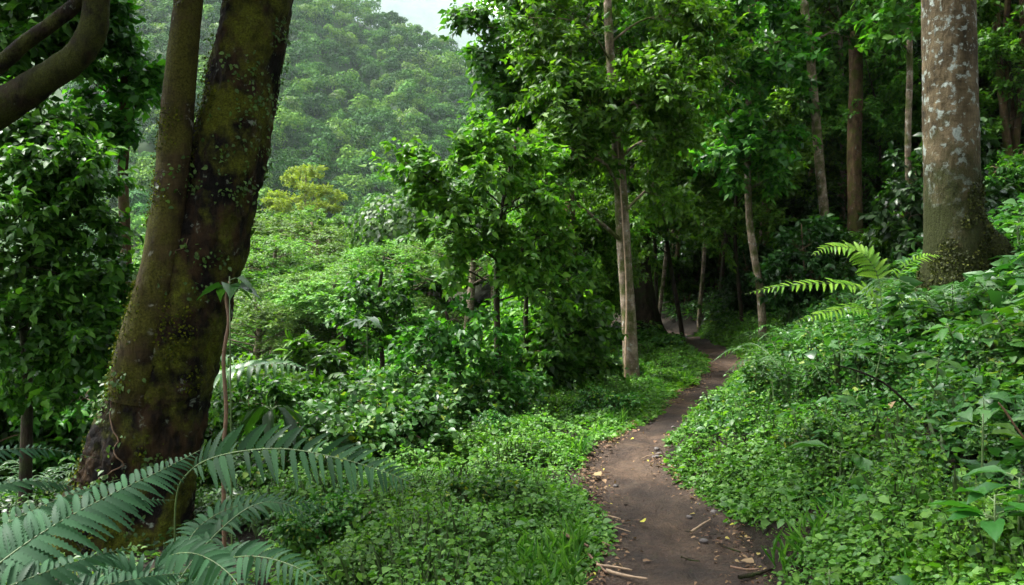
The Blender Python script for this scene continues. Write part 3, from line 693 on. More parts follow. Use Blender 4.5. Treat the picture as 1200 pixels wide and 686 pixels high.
KC = [canopy_kind('forest_tree', 101, 15, 3.2, M['darkbark'], M['forest']), canopy_kind('forest_tree', 102, 18, 3.4, M['brownbark'], M['deep']), canopy_kind('forest_tree', 103, 13, 2.8, M['palebark'], M['forest'])]
KU = [under_kind('understory_tree', 111, 5.6, 1.5, M['darkbark'], M['bright'], .13, 16), under_kind('understory_tree', 112, 4.6, 1.3, M['brownbark'], M['deep']), under_kind('understory_tree', 113, 6.5, 1.6, M['darkbark'], M['bright'], .14)]
KS = [shrub_kind('shrub', 121, 1.5, .9, M['forest'], .105, .28, 14), shrub_kind('shrub', 122, 1.1, .8, M['bright'], .085, .28, 14), shrub_kind('shrub', 123, 2.0, 1.0, M['deep'], .13, .3, 14), shrub_kind('shrub', 124, 1.3, .8, M['forest'], .17, .17, 14), shrub_kind('shrub', 125, 1.2, .9, M['bright'], .075, .33, 16, 4, 10)]
def pole_kind(name, seed, ht, bark, leafm):
    rng = np.random.default_rng(seed); a = rng.normal(0, .13, (4, 2))
    T = [(0, 0, -.3), (0, 0, .4), (a[0, 0] * .5, a[0, 1], ht * .3), (a[1, 0], a[1, 1], ht * .6), (a[2, 0], a[2, 1], ht * .95)]
    B = crown_blobs(rng, (a[2, 0], a[2, 1], ht * .82), (1.5, 1.5, ht * .16), 12, .7)
    B += [((rng.normal(0, .5), rng.normal(0, .5), ht * q), (.5, .5, .35), .7) for q in (.34, .45, .55)]
    return new_tree(name, 'pending', 'tree', (0, 0, 0), T, [.085, .08, .065, .055, .02], B, bark, leafm, seed, sub=10, twp=6, leaf=dict(L=.17, W=.27, n=9, tw=.4, droop=.38), flare=.35, n=50, sides=10)
KP = [pole_kind('pole_tree', 141, 12, M['palebark'], M['bright']), pole_kind('pole_tree', 142, 14, M['brownbark'], M['bright']), pole_kind('pole_tree', 143, 11, M['darkbark'], M['forest'])]
used = {}
def place(K, x, y, sc, rng, label, group, dz=0.0, tilt=.05):
    z = float(h(x, y)) + dz
    rz = rng.uniform(0, 6.28)
    if K.name not in used:
        used[K.name] = 1; K.location = (x, y, z); K.rotation_euler = (rng.normal(0, tilt), rng.normal(0, tilt), rz); K.scale = (sc,) * 3
        K['label'] = label; K['group'] = group; return K
    return dup(K, (x, y, z), rz, sc, label, group, (rng.normal(0, tilt), rng.normal(0, tilt)))

rng = np.random.default_rng(2024)
# right slope: tall trees (px, depth, scale, kind)
SHADE = 'trunks on the shaded slope'
n = 0
while n < 32:
    d = rng.uniform(26, 56); px = rng.uniform(690, 1330); x = (px - 600) / FOC * d
    u = x - float(xc(d))
    if u < 1.4 and d < 24: continue
    if abs(u) < 1.0: continue
    place(KC[rng.integers(0, 3)], x, d, rng.uniform(.75, 1.1), rng, 'slender dark trunk among many on the shaded slope behind the right bank', SHADE, -.05); n += 1
n = 0
while n < 26:
    d = rng.uniform(16, 40); px = rng.uniform(770, 1290); x = (px - 600) / FOC * d
    u = x - float(xc(d))
    if u < 2.2 or (d < 19 and u < 3) or (d < 21 and 890 < px < 1085): continue
    place(KU[rng.choice([0, 0, 1, 1, 2])], x, d, rng.uniform(.7, 1.15), rng, 'leafy understory tree in the shade beneath the tall trunks on the right', 'understory on the shaded slope', -.05); n += 1
n = 0
while n < 58:
    d = rng.uniform(15, 34); px = rng.uniform(765, 1280); x = (px - 600) / FOC * d; u = x - float(xc(d))
    if u < 1.6 or 1075 < px < 1150 or (d < 20 and (930 < px < 1090 or 860 < px < 900)): continue
    place(KP[rng.integers(0, 3)], x, d, rng.uniform(.8, 1.15), rng, 'thin straight pole like trunk in the shaded stand behind the right bank', 'pole trunks on the shaded slope', -.05, .035); n += 1
for px, d in ((690, 22), (672, 26), (655, 18), (640, 24), (705, 28), (620, 21)):
    x = (px - 600) / FOC * d
    place(KP[rng.integers(0, 3)], x, d, rng.uniform(.8, 1.0), rng, 'thin trunk standing in the gully left of the slender pale trunk', 'thin trunks in the gully', -.05, .04)
for px, d, q in ((800, 19, 1.15), (845, 22, 1.3), (870, 17.5, .95), (915, 23, 1.3), (770, 24, 1.3), (1030, 22, 1.2), (1160, 20, 1.1), (960, 25, 1.3)):
    place(KU[rng.choice([0, 2])], (px - 600) / FOC * d, d, q, rng, 'lighter green young tree among the shaded trunks on the right slope', 'young trees on the right slope', -.05)
for px, d, q in ((905, 23, .8), (930, 25, .85), (985, 22.5, .75), (1022, 24, .8), (1042, 26, .85), (892, 21, .7), (840, 24, .8), (1160, 24, .85), (1188, 26, .9), (820, 20.5, .75), (946, 29, .9), (772, 23, .8), (795, 27, .9)):
    place(KP[rng.integers(0, 2)], (px - 600) / FOC * d, d, q, rng, 'thin straight pole like trunk in the shaded stand behind the right bank', 'pole trunks on the shaded slope', -.05, .03)
for px, d, q in ((930, 21, .8), (1045, 20, .75), (985, 24, .9), (1180, 17, .8)):
    place(KU[2 if q < .8 else 0], (px - 600) / FOC * d, d, q, rng, 'lighter green young tree among the shaded trunks on the right slope', 'young trees on the right slope', -.05)
for px, d, q in ((-10, 9.5, 1.2), (30, 10.5, 1.4), (75, 9.8, 1.2), (110, 11, 1.3), (50, 12.5, 1.5), (-50, 10.5, 1.4), (135, 12.5, 1.2), (5, 13, 1.5)):
    place(KS[[0, 2][n % 2]], (px - 600) / FOC * d, d, q, rng, 'dark shrub in the undergrowth left of the thick leaning tree', 'shrubs at the left', -.05, .1); n += 1
# the gully left of the path
n = 0
while n < 17:
    d = rng.uniform(12, 34); px = rng.uniform(380, 760); x = (px - 600) / FOC * d
    u = x - float(xc(d))
    if u > -2.4 or (px < 470 and d < 17): continue
    z = float(h(x, d)); sc = rng.uniform(.65, 1.05)
    top = 320 - (z + 5.6 * sc - 1.6) / d * FOC
    if top < (345 if px < 520 else 290 if px < 640 else 200): continue
    place(KU[rng.choice([0, 0, 2, 1])], x, d, sc, rng, 'leafy understory tree crowded with others in the gully left of the path', 'understory in the gully', -.05); n += 1
n = 0
while n < 90:
    d = rng.uniform(7.0, 28); px = rng.uniform(240, 770); x = (px - 600) / FOC * d
    u = x - float(xc(d))
    if u > -2.2 - .05 * d * 0: continue
    if d < 10.5 and px > 470 and u > -3: continue
    kk = int(rng.choice(5, p=[.3, .25, .1, .1, .25])); sc = rng.uniform(.6, 1.4)
    top = 320 - (float(h(x, d)) + (1.8, 1.35, 2.4, 1.6, 1.5)[kk] * sc - 1.6) / d * FOC
    if top < (385 if px < 480 else 345) + rng.uniform(-15, 40): continue
    place(KS[kk], x, d, sc, rng, 'green shrub in the thicket below the left edge of the path', 'shrubs in the gully thicket', -.05, .12); n += 1
n = 0
while n < 26:
    d = rng.uniform(12, 26); px = rng.uniform(-60, 150); x = (px - 600) / FOC * d
    place(KS[rng.choice([0, 2, 3])], x, d, rng.uniform(1.1, 2.0), rng, 'dark shrub in the undergrowth left of the thick leaning tree', 'shrubs at the left', -.05, .12); n += 1
n = 0
while n < 9:
    d = rng.uniform(12, 24); px = rng.uniform(-80, 130); x = (px - 600) / FOC * d
    place(KU[rng.choice([0, 1])], x, d, rng.uniform(.7, 1.0), rng, 'dark understory tree in the undergrowth at the left edge', 'understory at the left', -.05); n += 1
n = 0
while n < 42:
    d = rng.uniform(13, 36); px = rng.uniform(770, 1260); x = (px - 600) / FOC * d
    u = x - float(xc(d))
    if u < 1.5: continue
    place(KS[rng.choice([0, 2, 2, 3])], x, d, rng.uniform(.8, 1.3), rng, 'dark shrub on the shaded forest floor beyond the right bank', 'shrubs on the shaded slope', -.05, .12); n += 1

n = 0
while n < 34:
    d = rng.uniform(21.5, 36); u = rng.uniform(.9, 5); x = float(xc(d)) + u; px = 600 + x / d * FOC
    if px < 640 or px > 900: continue
    place(KS[rng.choice([0, 0, 1, 2])], x, d, rng.uniform(.8, 1.4), rng, 'green shrub crowding the outer side of the path beyond its bend', 'shrubs beyond the bend', -.05, .12); n += 1
# unseen tall trees added round and behind the viewpoint to block sky light
for x, y, k in ((-3, -8, 0), (1.5, -5, 1), (4.5, -5, 1), (8.5, .5, 0), (0, -9, 1), (7, -11, 0), (14, 2, 2)):
    place(KC[k], x, y, rng.uniform(.8, 1.05), rng, 'unseen tall forest tree added near the viewpoint to block sky light', 'unseen shading trees around the viewpoint', -.05)
# low leafy bushes that break up the bank and the edge of the verge
KW = [shrub_kind('low_bush', 131, .5, .45, M['bank'], .058, .36, 10, 5, 12, .16), shrub_kind('low_bush', 132, .6, .5, M['bank'], .075, .34, 10, 5, 11, .18), shrub_kind('low_bush', 133, .42, .42, M['bright'], .05, .38, 10, 5, 12, .15)]
n = 0
while n < 34:
    d = rng.uniform(4.0, 15); px = rng.uniform(830, 1260); x = (px - 600) / FOC * d; u = x - float(xc(d))
    if u < .95 or u > 6.5 or np.hypot(x - 4.3, d - 7.0) < 1.4: continue
    place(KW[rng.integers(0, 3)], x, d, rng.uniform(.35, .6), rng, 'low leafy bush mounded among the undergrowth of the right bank', 'low bushes on the right bank', -.05, .2); n += 1
n = 0
while n < 44:
    d = rng.uniform(4.2, 12); u = -rng.uniform(1.9, 4.6); x = float(xc(d)) + u; px = 600 + x / d * FOC
    if px < 215 or np.hypot(x + 2.9, d - 5.9) < .7 or (px < 430 and d < 6.2): continue
    place(KW[rng.integers(0, 3)], x, d, rng.uniform(.6, 1.3), rng, 'low leafy bush where the grassy verge drops off left of the path', 'low bushes beyond the verge', -.05, .2); n += 1

# ------------------------------------------------------------------ valley and hillside woods
def dome_crown(rng, f, c, r, hh, nl, L, lobes=9, m=0, T=T1, up=1.0, rnd=.3, lrs=(.30, .5), zf=.75, dome=False):
    """leaf sprays over the tops of several lobes that make up one rounded crown"""
    a = rng.uniform(0, 6.28, lobes); q = np.sqrt(rng.uniform(0, 1, lobes)) * r * .72
    lc = np.stack([np.cos(a) * q, np.sin(a) * q, hh * (.55 - .5 * (q / r) ** 2) + rng.normal(0, .06 * hh, lobes)], 1)
    lr = r * rng.uniform(*lrs, lobes)
    if dome: lc[0] = (0, 0, .05 * hh); lr[0] = r * .78; lr[1:] *= .8
    k = rng.choice(lobes, nl, p=lr ** 2 / (lr ** 2).sum())
    d = norm(rng.normal(0, 1, (nl, 3))); d[:, 2] = np.where(d[:, 2] < -.25, -d[:, 2], d[:, 2])
    P = np.array(c) + lc[k] + d * lr[k][:, None] * np.array([1, 1, zf]) * rng.uniform(.8, 1.04, (nl, 1))
    Dr = norm(rng.normal(0, 1, (nl, 3)) + d * .5 - UP * .1)
    leaves(f, P, Dr - d * (Dr * d).sum(1, keepdims=True) * .7, d + UP * .25 * up + rng.normal(0, rnd, (nl, 3)), L * rng.uniform(.6, 1.3, nl), .38, T, m)
def hill_mesh(seed, r, ht, nl, L, matl, lobes=9):
    rng = np.random.default_rng(seed); b = MB()
    trunk_tube(b, [(0, 0, -1), (.1, .1, ht * .4), (.2, 0, ht * .75)], [.028 * ht, .02 * ht, .012 * ht], 8, 7)
    dome_crown(rng, b, (0, 0, ht * .62), r, ht * .36, nl, L, lobes, 1, rnd=.2, dome=True, zf=.9)
    return b.data('forest_tree', [M['palebark'], matl])
HK = [hill_mesh(201, 4.6, 13, 2200, .55, M['hillside'], 12), hill_mesh(202, 5.4, 12, 2500, .60, M['hilldark'], 10), hill_mesh(203, 3.6, 14, 1700, .5, M['hilllight'], 7), hill_mesh(204, 4.8, 11, 2300, .5, M['valley'], 14)]
rng = np.random.default_rng(31)
cand = []
yy = 112.0
while yy < 400:
    sp = 4.7 + (yy - 112) * .004
    for xx in np.arange(-.62 * yy, .12 * yy, sp):
        x, y = xx + rng.uniform(-.42, .42) * sp, yy + rng.uniform(-.42, .42) * sp
        cand.append((x, y, float(h(x, y))))
    yy += sp * .95
cand = np.array(cand)
pyy = 320 - (cand[:, 2] + 9 - CAM_Z) / cand[:, 1] * FOC; pxx = 600 + cand[:, 0] / cand[:, 1] * FOC
vis = (pyy > -60) & (pyy < 420) & (pxx > 90) & (pxx < 700)
cand = cand[vis]; cand = cand[np.argsort(cand[:, 1])]
NI = 230
for k, (x, y, z) in enumerate(cand[:NI]):
    o = obj('hillside_tree', HK[rng.choice(4, p=[.35, .3, .2, .15])], None, (x, y, z - 3.2))
    s = rng.uniform(.7, 1.15); o.scale = (s, s, s * rng.uniform(.85, 1.15)); o.rotation_euler = (0, 0, rng.uniform(0, 6.28))
    tag(o, 'rounded tree crown on the lower part of the hazy hillside across the valley', 'tree', 'trees on the lower hillside')
f = MB()
for x, y, z in cand[NI:]:
    s = rng.choice([rng.uniform(.55, .9), rng.uniform(.85, 1.25)])
    dome_crown(rng, f, (x, y, z + rng.uniform(.5, 5.5) * s), 4.3 * s, 5.5 * s, int(520 * rng.uniform(.8, 1.2)), .74 * s ** .5, 6, int(rng.choice(4, p=[.36, .06, .36, .22])), T2, .6, .16, (.42, .62), .9, True)
tag(obj('hillside_forest', f.data('hillside_forest', [M['hillside'], M['valley'], M['hilldark'], M['hilllight']])), 'dense misty forest of rounded crowns covering the far hillside', 'forest', kind='stuff')
print('hill trees', len(cand))

def bush_mesh(seed, r, nl, L, matl):
    rng = np.random.default_rng(seed); b = MB()
    dome_crown(rng, b, (0, 0, r * .25), r, r * .8, nl, L, 9, 0, T1)
    return b.data('valley_bush', matl)
BK = [bush_mesh(401, 2.2, 8000, .13, M['valley']), bush_mesh(402, 2.6, 9000, .14, M['forest']), bush_mesh(403, 1.8, 7000, .12, M['bright'])]
rng = np.random.default_rng(47); n = 0
while n < 190:
    d = 27 + 90 * rng.uniform() ** 1.1; px = rng.uniform(90, 720); x = (px - 600) / FOC * d
    if x - float(xc(d)) > -4: continue
    o = obj('valley_bush', BK[rng.choice(3, p=[.25, .45, .3])], None, (x, d, float(h(x, d)) - .3)); q = rng.uniform(.7, 1.5) * (1 + d * .004) * (.55 + .45 * min(1, max(0, (d - 30) / 40)))
    o.scale = (q, q, q * rng.uniform(.8, 1.3)); o.rotation_euler = (0, 0, rng.uniform(0, 6.28)); n += 1
    tag(o, 'rounded green bush in the brush that fills the valley floor', 'bush', 'bushes on the valley floor')

for px, d in ((540, 34), (556, 40), (572, 36), (548, 52), (566, 60), (585, 48), (552, 74), (575, 84), (536, 92), (560, 104), (590, 70), (530, 62), (545, 118), (570, 124)):
    o = obj('valley_bush', BK[n % 3], None, ((px - 600) / FOC * d, d, float(h((px - 600) / FOC * d, d)) - .2)); q = rng.uniform(1.0, 1.5) * (1 + d * .006); n += 1
    o.scale = (q, q, q * 1.25); o.rotation_euler = (0, 0, rng.uniform(0, 6.28))
    tag(o, 'rounded green bush in the brush that fills the valley floor', 'bush', 'bushes on the valley floor')

n = 0
while n < 46:
    d = rng.uniform(38, 100); px = rng.uniform(440, 640); x = (px - 600) / FOC * d; u = x - float(xc(d))
    if u < -6 or u > 14: continue
    if n % 3 == 0: place(KU[n % 2], x, d, rng.uniform(.8, 1.2), rng, 'leafy understory tree on the far flank of the slope left of the spreading tree', 'understory on the far flank', -.05)
    else:
        o = obj('valley_bush', BK[1 + n % 2], None, (x, d, float(h(x, d)) - .2)); q = rng.uniform(.8, 1.3); o.scale = (q, q, q * 1.2); o.rotation_euler = (0, 0, rng.uniform(0, 6.28))
        tag(o, 'rounded green bush in the brush that fills the valley floor', 'bush', 'bushes on the valley floor')
    n += 1

# valley trees between: kinds with flat layered crowns
def valley_kind(name, seed, ht, cr, leafm, L=.22, nb=34, flat=.45, sub=13):
    rng = np.random.default_rng(seed)
    T = [(0, 0, -.4), (0, 0, 1), (.2, .1, ht * .45), (.1, .3, ht * .7), (.3, 0, ht * .9)]
    P = rand_in(rng, nb, .5); P[:, 2] = np.abs(P[:, 2])
    B = [((p[0] * cr, p[1] * cr, ht * (.62 + .32 * p[2])), np.array([1, 1, flat]) * cr * .27 * rng.uniform(.7, 1.25)) for p in P]
    return new_tree(name, 'pending', 'tree', (0, 0, 0), T, [.3, .26, .2, .14, .05], B, M['palebark'], leafm, seed, sub=sub, twp=7, leaf=dict(L=L, W=.26, n=9, tw=.55, droop=.18), flare=.6, n=24, T=T1)
VK = [valley_kind('valley_tree', 301, 15, 4.2, M['valley'], .26), valley_kind('valley_tree', 302, 13, 3.8, M['valley'], .24, 30, .55), valley_kind('valley_tree', 303, 14, 4.0, M['bright'], .24, 30, .5),
      valley_kind('layered_tree', 305, 14, 3.9, M['valley'], .17, 30, .3, 9), valley_kind('layered_tree', 306, 13, 3.5, M['valley'], .15, 26, .3, 9)]
UK = valley_kind('umbrella_tree', 304, 20, 5.2, M['yellow'], .26, 26, .22)
p = gp(357, 74); tp = at(357, 186, 74)[2]
UK.location = p; k = (tp - p[2]) / 19.4; UK.scale = (k * .9, k * .9, k)
UK['label'] = 'pale yellow green flat topped tree standing above the bright valley trees'; UK['category'] = 'tree'
rng = np.random.default_rng(44)
for k, (px, py, d, kind, wd) in enumerate([(318, 238, 54, 0, 1.1), (372, 240, 56, 1, 1.0), (425, 268, 50, 0, 1.0), (345, 268, 44, 1, 1.1), (402, 282, 40, 0, 1.0), (455, 300, 44, 1, .95), (300, 285, 38, 2, 1.0), (440, 322, 34, 2, .9), (370, 305, 33, 2, .9),
                                           (490, 292, 66, 0, 1.1), (530, 305, 72, 1, 1.1), (505, 318, 52, 2, 1.0), (560, 320, 60, 0, 1.0), (260, 262, 50, 1, 1.1), (215, 290, 42, 0, 1.0), (170, 300, 46, 2, 1.0), (120, 320, 50, 1, 1.1), (480, 345, 36, 0, .9), (330, 340, 27, 2, .75), (400, 350, 25, 1, .7),
                                           (372, 243, 37, 3, 1.15), (318, 262, 33, 4, 1.0), (430, 288, 31, 4, .95), (390, 318, 27, 3, .8), (300, 318, 25, 4, .8), (468, 322, 29, 3, .85), (545, 345, 24, 4, .7), (580, 352, 30, 3, .75), (520, 335, 40, 4, .9), (610, 340, 34, 4, .8), (290, 250, 66, 1, 1.1), (460, 278, 78, 0, 1.1), (240, 240, 70, 2, 1.1), (600, 330, 64, 1, 1.0), (640, 330, 58, 2, 1.0)]):
    K = VK[kind]; x = (px - 600) / FOC * d; z = float(h(x, d)); top = at(px, py, d)[2]; ht = (15, 13, 14, 14, 13)[kind] * .97
    s = max(.35, (top - z) / ht)
    o = place(K, x, d, 1, rng, 'pale green tree with foliage in flat layers, just beyond the thick leaning tree' if kind > 2 else 'bright green spreading tree on the valley floor before the hillside', 'layered trees in the valley' if kind > 2 else 'trees on the valley floor', -.2, .02)
    o.scale = (wd * 1.25 * max(.7, s), wd * 1.25 * max(.7, s), s)

# ------------------------------------------------------------------ ground cover
def herb_cover(name, label, X, Y, Hh, rng, mats, L, W=.36, k=7, T=T1, rad=.05, pick=None, tilt=.45, stems=0, dead=0.0):
    n = len(X); mb = MB()
    Z = h(X, Y)
    lean = rng.normal(0, .22, (n, 2))
    t = np.sqrt(rng.uniform(.05, 1, (n, k)))
    a = rng.uniform(0, 6.28, (n, 1)) + np.arange(k) * 2.4 + rng.normal(0, .3, (n, k))
    ro = rad * rng.uniform(.1, 1, (n, k))
    px = X[:, None] + lean[:, :1] * Hh[:, None] * t + np.cos(a) * ro
    py = Y[:, None] + lean[:, 1:] * Hh[:, None] * t + np.sin(a) * ro
    pz = Z[:, None] + Hh[:, None] * t
    P = np.stack([px, py, pz], -1)
    D = np.stack([np.cos(a), np.sin(a), rng.normal(.05, .3, (n, k))], -1)
    N = np.array([0, 0, 1.0]) + rng.normal(0, tilt, (n, k, 3)) + np.stack([lean[:, 0], lean[:, 1], 0 * lean[:, 0]], -1)[:, None] * .6
    LL = np.broadcast_to(np.asarray(L).reshape(-1, 1) if np.ndim(L) else L, (n, k)) * rng.uniform(.55, 1.25, (n, k))
    Mi = np.zeros(n, int) if pick is None else pick
    mats = list(mats)
    if stems:
        top = np.stack([X + lean[:, 0] * Hh, Y + lean[:, 1] * Hh, Z + Hh], -1); b0 = np.stack([X, Y, Z - .02], -1); g = rng.random(n) < stems
        leaves(mb, b0[g], (top - b0)[g], rng.normal(0, 1, (int(g.sum()), 3)), np.linalg.norm(top - b0, axis=1)[g] * 1.02, .014, T2, len(mats)); mats.append(M['stem'])
    if dead:
        g = np.where(rng.random(n) < dead)[0]
        leaves(mb, P[g, 0] - UP * .02, rng.normal(0, 1, (len(g), 3)) - UP * .3, UP + rng.normal(0, .6, (len(g), 3)), LL[g, 0] * 1.2, .34, TM, len(mats)); mats.append(M['litter'])
    for m in range(int(Mi.max()) + 1):
        s = Mi == m
        if s.any(): leaves(mb, P[s].reshape(-1, 3), D[s].reshape(-1, 3), N[s].reshape(-1, 3), LL[s].ravel(), W, T[m] if isinstance(T, list) else T, m)
    return tag(obj(name, mb.data(name, mats)), label, 'ground cover', kind='stuff')

def in_view(x, y, m=90): 
    p = 600 + x / y * FOC
    return (p > -m) & (p < 1200 + m)

rng = np.random.default_rng(55)
# low bright herbs on both edges of the path
n = 200000
d = 2.6 + 17.5 * rng.uniform(0, 1, n) ** 1.75; side = rng.random(n) < .72
v = np.where(side, rng.uniform(-.10, 2.6, n), rng.uniform(-.04, 1.0, n))
x = xc(d) + np.where(side, -1, 1) * (hw(d) * (1 + .22 * vnoise(d * 1.3, np.where(side, -7.0, 7.0))) + v)
ed = sstep(-.10, .10, v + .07 * fbm(x * 5, d * 5, 2, 3))
fade = np.where(side, sstep(2.3, 1.1, v + .6 * vnoise(x * 1.2, d * 1.2) + .06 * np.maximum(d - 5, 0)), sstep(1.0, .35, v))
pat = np.clip(.55 + 1.5 * fbm(x * 1.6, d * 1.6, 5.0, 3), .05, 1)
kp = (rng.random(n) < ed * fade * pat) & in_view(x, d)
x, d, v = x[kp], d[kp], v[kp]
Hh = (.04 + .13 * sstep(0, .6, v)) * (1 + 1.5 * fbm(x * 2.3, d * 2.3, 1.0, 3)) * rng.uniform(.6, 1.3, len(x))
herb_cover('ground_cover', 'low bright green herbs along both edges of the path', x, d, np.maximum(.02, Hh), rng, [M['herb'], M['bright']], (.020 + .022 * rng.random(len(x)) ** 2 + .028 * (rng.random(len(x)) < .10)) * (1 + .035 * np.maximum(d - 5, 0)), .40, 6, TM, .045, (fbm(x * 1.3, d * 1.3, 11.0, 3) + rng.normal(0, .15, len(x)) > .16).astype(int), .5, .35, .012)
print('herbs', len(x))

n = 15000
d = 3.2 + 13 * rng.uniform(0, 1, n) ** 1.7; sd_ = np.where(rng.random(n) < .7, -1, 1); v = rng.uniform(-.04, 1.0, n) ** 1.0
x = xc(d) + sd_ * (hw(d) * 1.05 + np.abs(v) * np.where(sd_ < 0, 1.9, .7)); g = (fbm(x * 1.9 + 7, d * 1.9, 4.0, 3) > .22) & in_view(x, d); x, d = x[g], d[g]; m = len(x); mb = MB()
leaves(mb, np.stack([x, d, h(x, d) + .01], 1), np.stack([rng.normal(0, .45, m), rng.normal(0, .45, m), np.ones(m)], 1), rng.normal(0, 1, (m, 3)), rng.uniform(.07, .20, m), .035, TL)
tag(obj('grass', mb.data('grass', M['herb'])), 'tufts of thin green grass among the low herbs beside the path', 'grass', kind='stuff')

# leafier cover of the right bank
n = 150000
d = 1.9 + 19 * rng.uniform(0, 1, n) ** 1.6; v = 6.5 * rng.uniform(0, 1, n) ** .8
x = xc(d) + hw(d) + v
pat = np.clip(.46 + 2.6 * fbm(x * .9, d * .9, 3.0, 3), .05, 1) * sstep(.12, .6, v) * (1 - .88 * np.exp(-(((x - 2.45) / .5) ** 2 + ((d - 4.1) / .45) ** 2)))
kp = (rng.random(n) < pat) & in_view(x, d, 200)
x, d, v = x[kp], d[kp], v[kp]; m = len(x)
mound = np.clip(.5 + 1.1 * fbm(x * 1.1, d * 1.1, 8.0, 3), 0, 1.2)
Hh = (.05 + .46 * mound * sstep(.15, 1.5, v)) * rng.uniform(.6, 1.2, m) * (.3 + .7 * sstep(.7, 1.3, np.hypot(x - 4.3, d - 7.2)))
sn = fbm(x * .8 + 40, d * .8, 6.0, 3) + rng.normal(0, .16, m)
pk = np.select([sn < -.16, sn < .06, sn < .24], [1, 0, 3], 2)
Lb = (.030 + .042 * sstep(.3, 2.4, v)) * rng.uniform(.55, 1.5, m) * np.array([1.0, .72, 1.55, .85])[pk]
Hh = Hh * np.array([1.0, .8, 1.35, 1.15])[pk]
herb_cover('bank_undergrowth', 'leafy green undergrowth covering the right bank', x, d, Hh, rng, [M['bank'], M['bank'], M['broad'], M['bright']], Lb, np.full((1,), .38)[0], 7, [TH, T0, TH, T0], .09, pk, .5, .5, .05)
print('bank', m)

# carpet of mixed leaves on the forest floor further off
n = 42000
d = 8 + 34 * rng.uniform(0, 1, n) ** 1.3; p = rng.uniform(-60, 1260, n); x = (p - 600) / FOC * d
u = x - xc(d); ok = (np.abs(u) > hw(d) + .25) & ~((u > 0) & (u < 6.3) & (d < 17)) & ~((u < 0) & (u > -2.0) & (d < 16)) & (rng.random(n) < np.clip(.75 + fbm(x * .7, d * .7, 2, 3), .1, 1))
x, d = x[ok], d[ok]; m = len(x)
Hh = (.12 + .45 * np.clip(.4 + fbm(x * .5, d * .5, 1.5, 3), 0, 1)) * rng.uniform(.5, 1.2, m)
herb_cover('undergrowth', 'mixed leafy plants carpeting the forest floor', x, d, Hh, rng, [M['forest'], M['bank'], M['deep']], .085 * (1 + .02 * d) * rng.uniform(.6, 1.3, m), .34, 7, TM, .14, rng.choice(3, m, p=[.4, .35, .25]))
# nearer, on the left below the ferns
n = 26000
d = 3.0 + 8.5 * rng.uniform(0, 1, n); p = rng.uniform(-160, 620, n); x = (p - 600) / FOC * d
u = x - xc(d); ok = (u < -2.2 - hw(d)) & (rng.random(n) < np.clip(.7 + 1.2 * fbm(x * 1.1, d * 1.1, 2, 3), .06, 1)) & (np.hypot(x + 2.9, d - 5.9) > .55) & (rng.random(n) < np.where((p < 330) & (d < 5.6), .22, 1))
x, d = x[ok], d[ok]; m = len(x)
Hh = (.06 + .22 * np.clip(.4 + fbm(x * .8, d * .8, 1.5, 3), 0, 1)) * rng.uniform(.5, 1.2, m)
herb_cover('low_undergrowth', 'low leafy plants in the shade under the thick leaning tree', x, d, Hh, rng, [M['bank'], M['broad'], M['deep']], .05 * rng.uniform(.6, 1.4, m), .36, 7, TM, .09, rng.choice(3, m, p=[.45, .3, .25]), .45, .5, .05)

# ------------------------------------------------------------------ ferns
def frond(mb, P, nrm, Lmax, n=30, env=None, W=.115, sweep=.35, droop=.25, rng=None, cut=.6, m=0, ms=1, rr=.006, seg=11):
    """P: rachis points base->tip (world minus origin); nrm: facing of the blade; pinnae with notched margins."""
    s = spline(P, n * 2); tg = norm(np.gradient(s, axis=0)); nrm = np.array(nrm, float)
    tube(mb, s, np.linspace(rr, rr * .25, len(s)), 5, ms)
    env = env or (lambda t: np.minimum(1, .25 + 3.5 * t) * (1 - t ** 2.2) ** .9)
    for side in (1, -1):
        for i in range(n):
            t = (i + .5 + .2 * side * .5) / n; q = t * (len(s) - 1); a = int(q); p = s[a] + (s[min(a + 1, len(s) - 1)] - s[a]) * (q - a)
            L = Lmax * env(t) * rng.uniform(.9, 1.08)
            if L < .006 or rng.random() < .025: continue
            L *= 1 if rng.random() > .06 else rng.uniform(.4, .8)
            T_ = tg[a]; S = norm(np.cross(nrm, T_)) * side
            D = norm(S + T_ * (sweep + .5 * t) + rng.normal(0, .09, 3)); Nn = norm(nrm + rng.normal(0, .2, 3)); Yv = norm(np.cross(Nn, D)); Zv = np.cross(D, Yv)
            x = np.linspace(0, 1, seg * 2 + 1); wv = W * L * (1.0 - x ** 2.4 * .92) * np.minimum(1, .55 + 5 * x)
            notch = np.where(np.arange(seg * 2 + 1) % 2 == 1, 1.06, cut)
            wv = wv * notch + .0006
            ctr = p + D * (x * L)[:, None] - UP * (droop * L * x ** 2)[:, None] + Zv * (.02 * L * np.sin(x * 3.1))[:, None]
            fold = .14 * wv
            sh = D * (wv * .35)[:, None]
            v = np.stack([ctr + Yv * wv[:, None] + Zv * fold[:, None] + sh, ctr, ctr - Yv * wv[:, None] + Zv * fold[:, None] + sh], 1).reshape(-1, 3)
            k = np.arange(seg * 2)[:, None] * 3
            f = np.concatenate([k + np.array([[0, 1, 4, 3]]), k + np.array([[1, 2, 5, 4]])])
            mb.add(v, f, None, m)

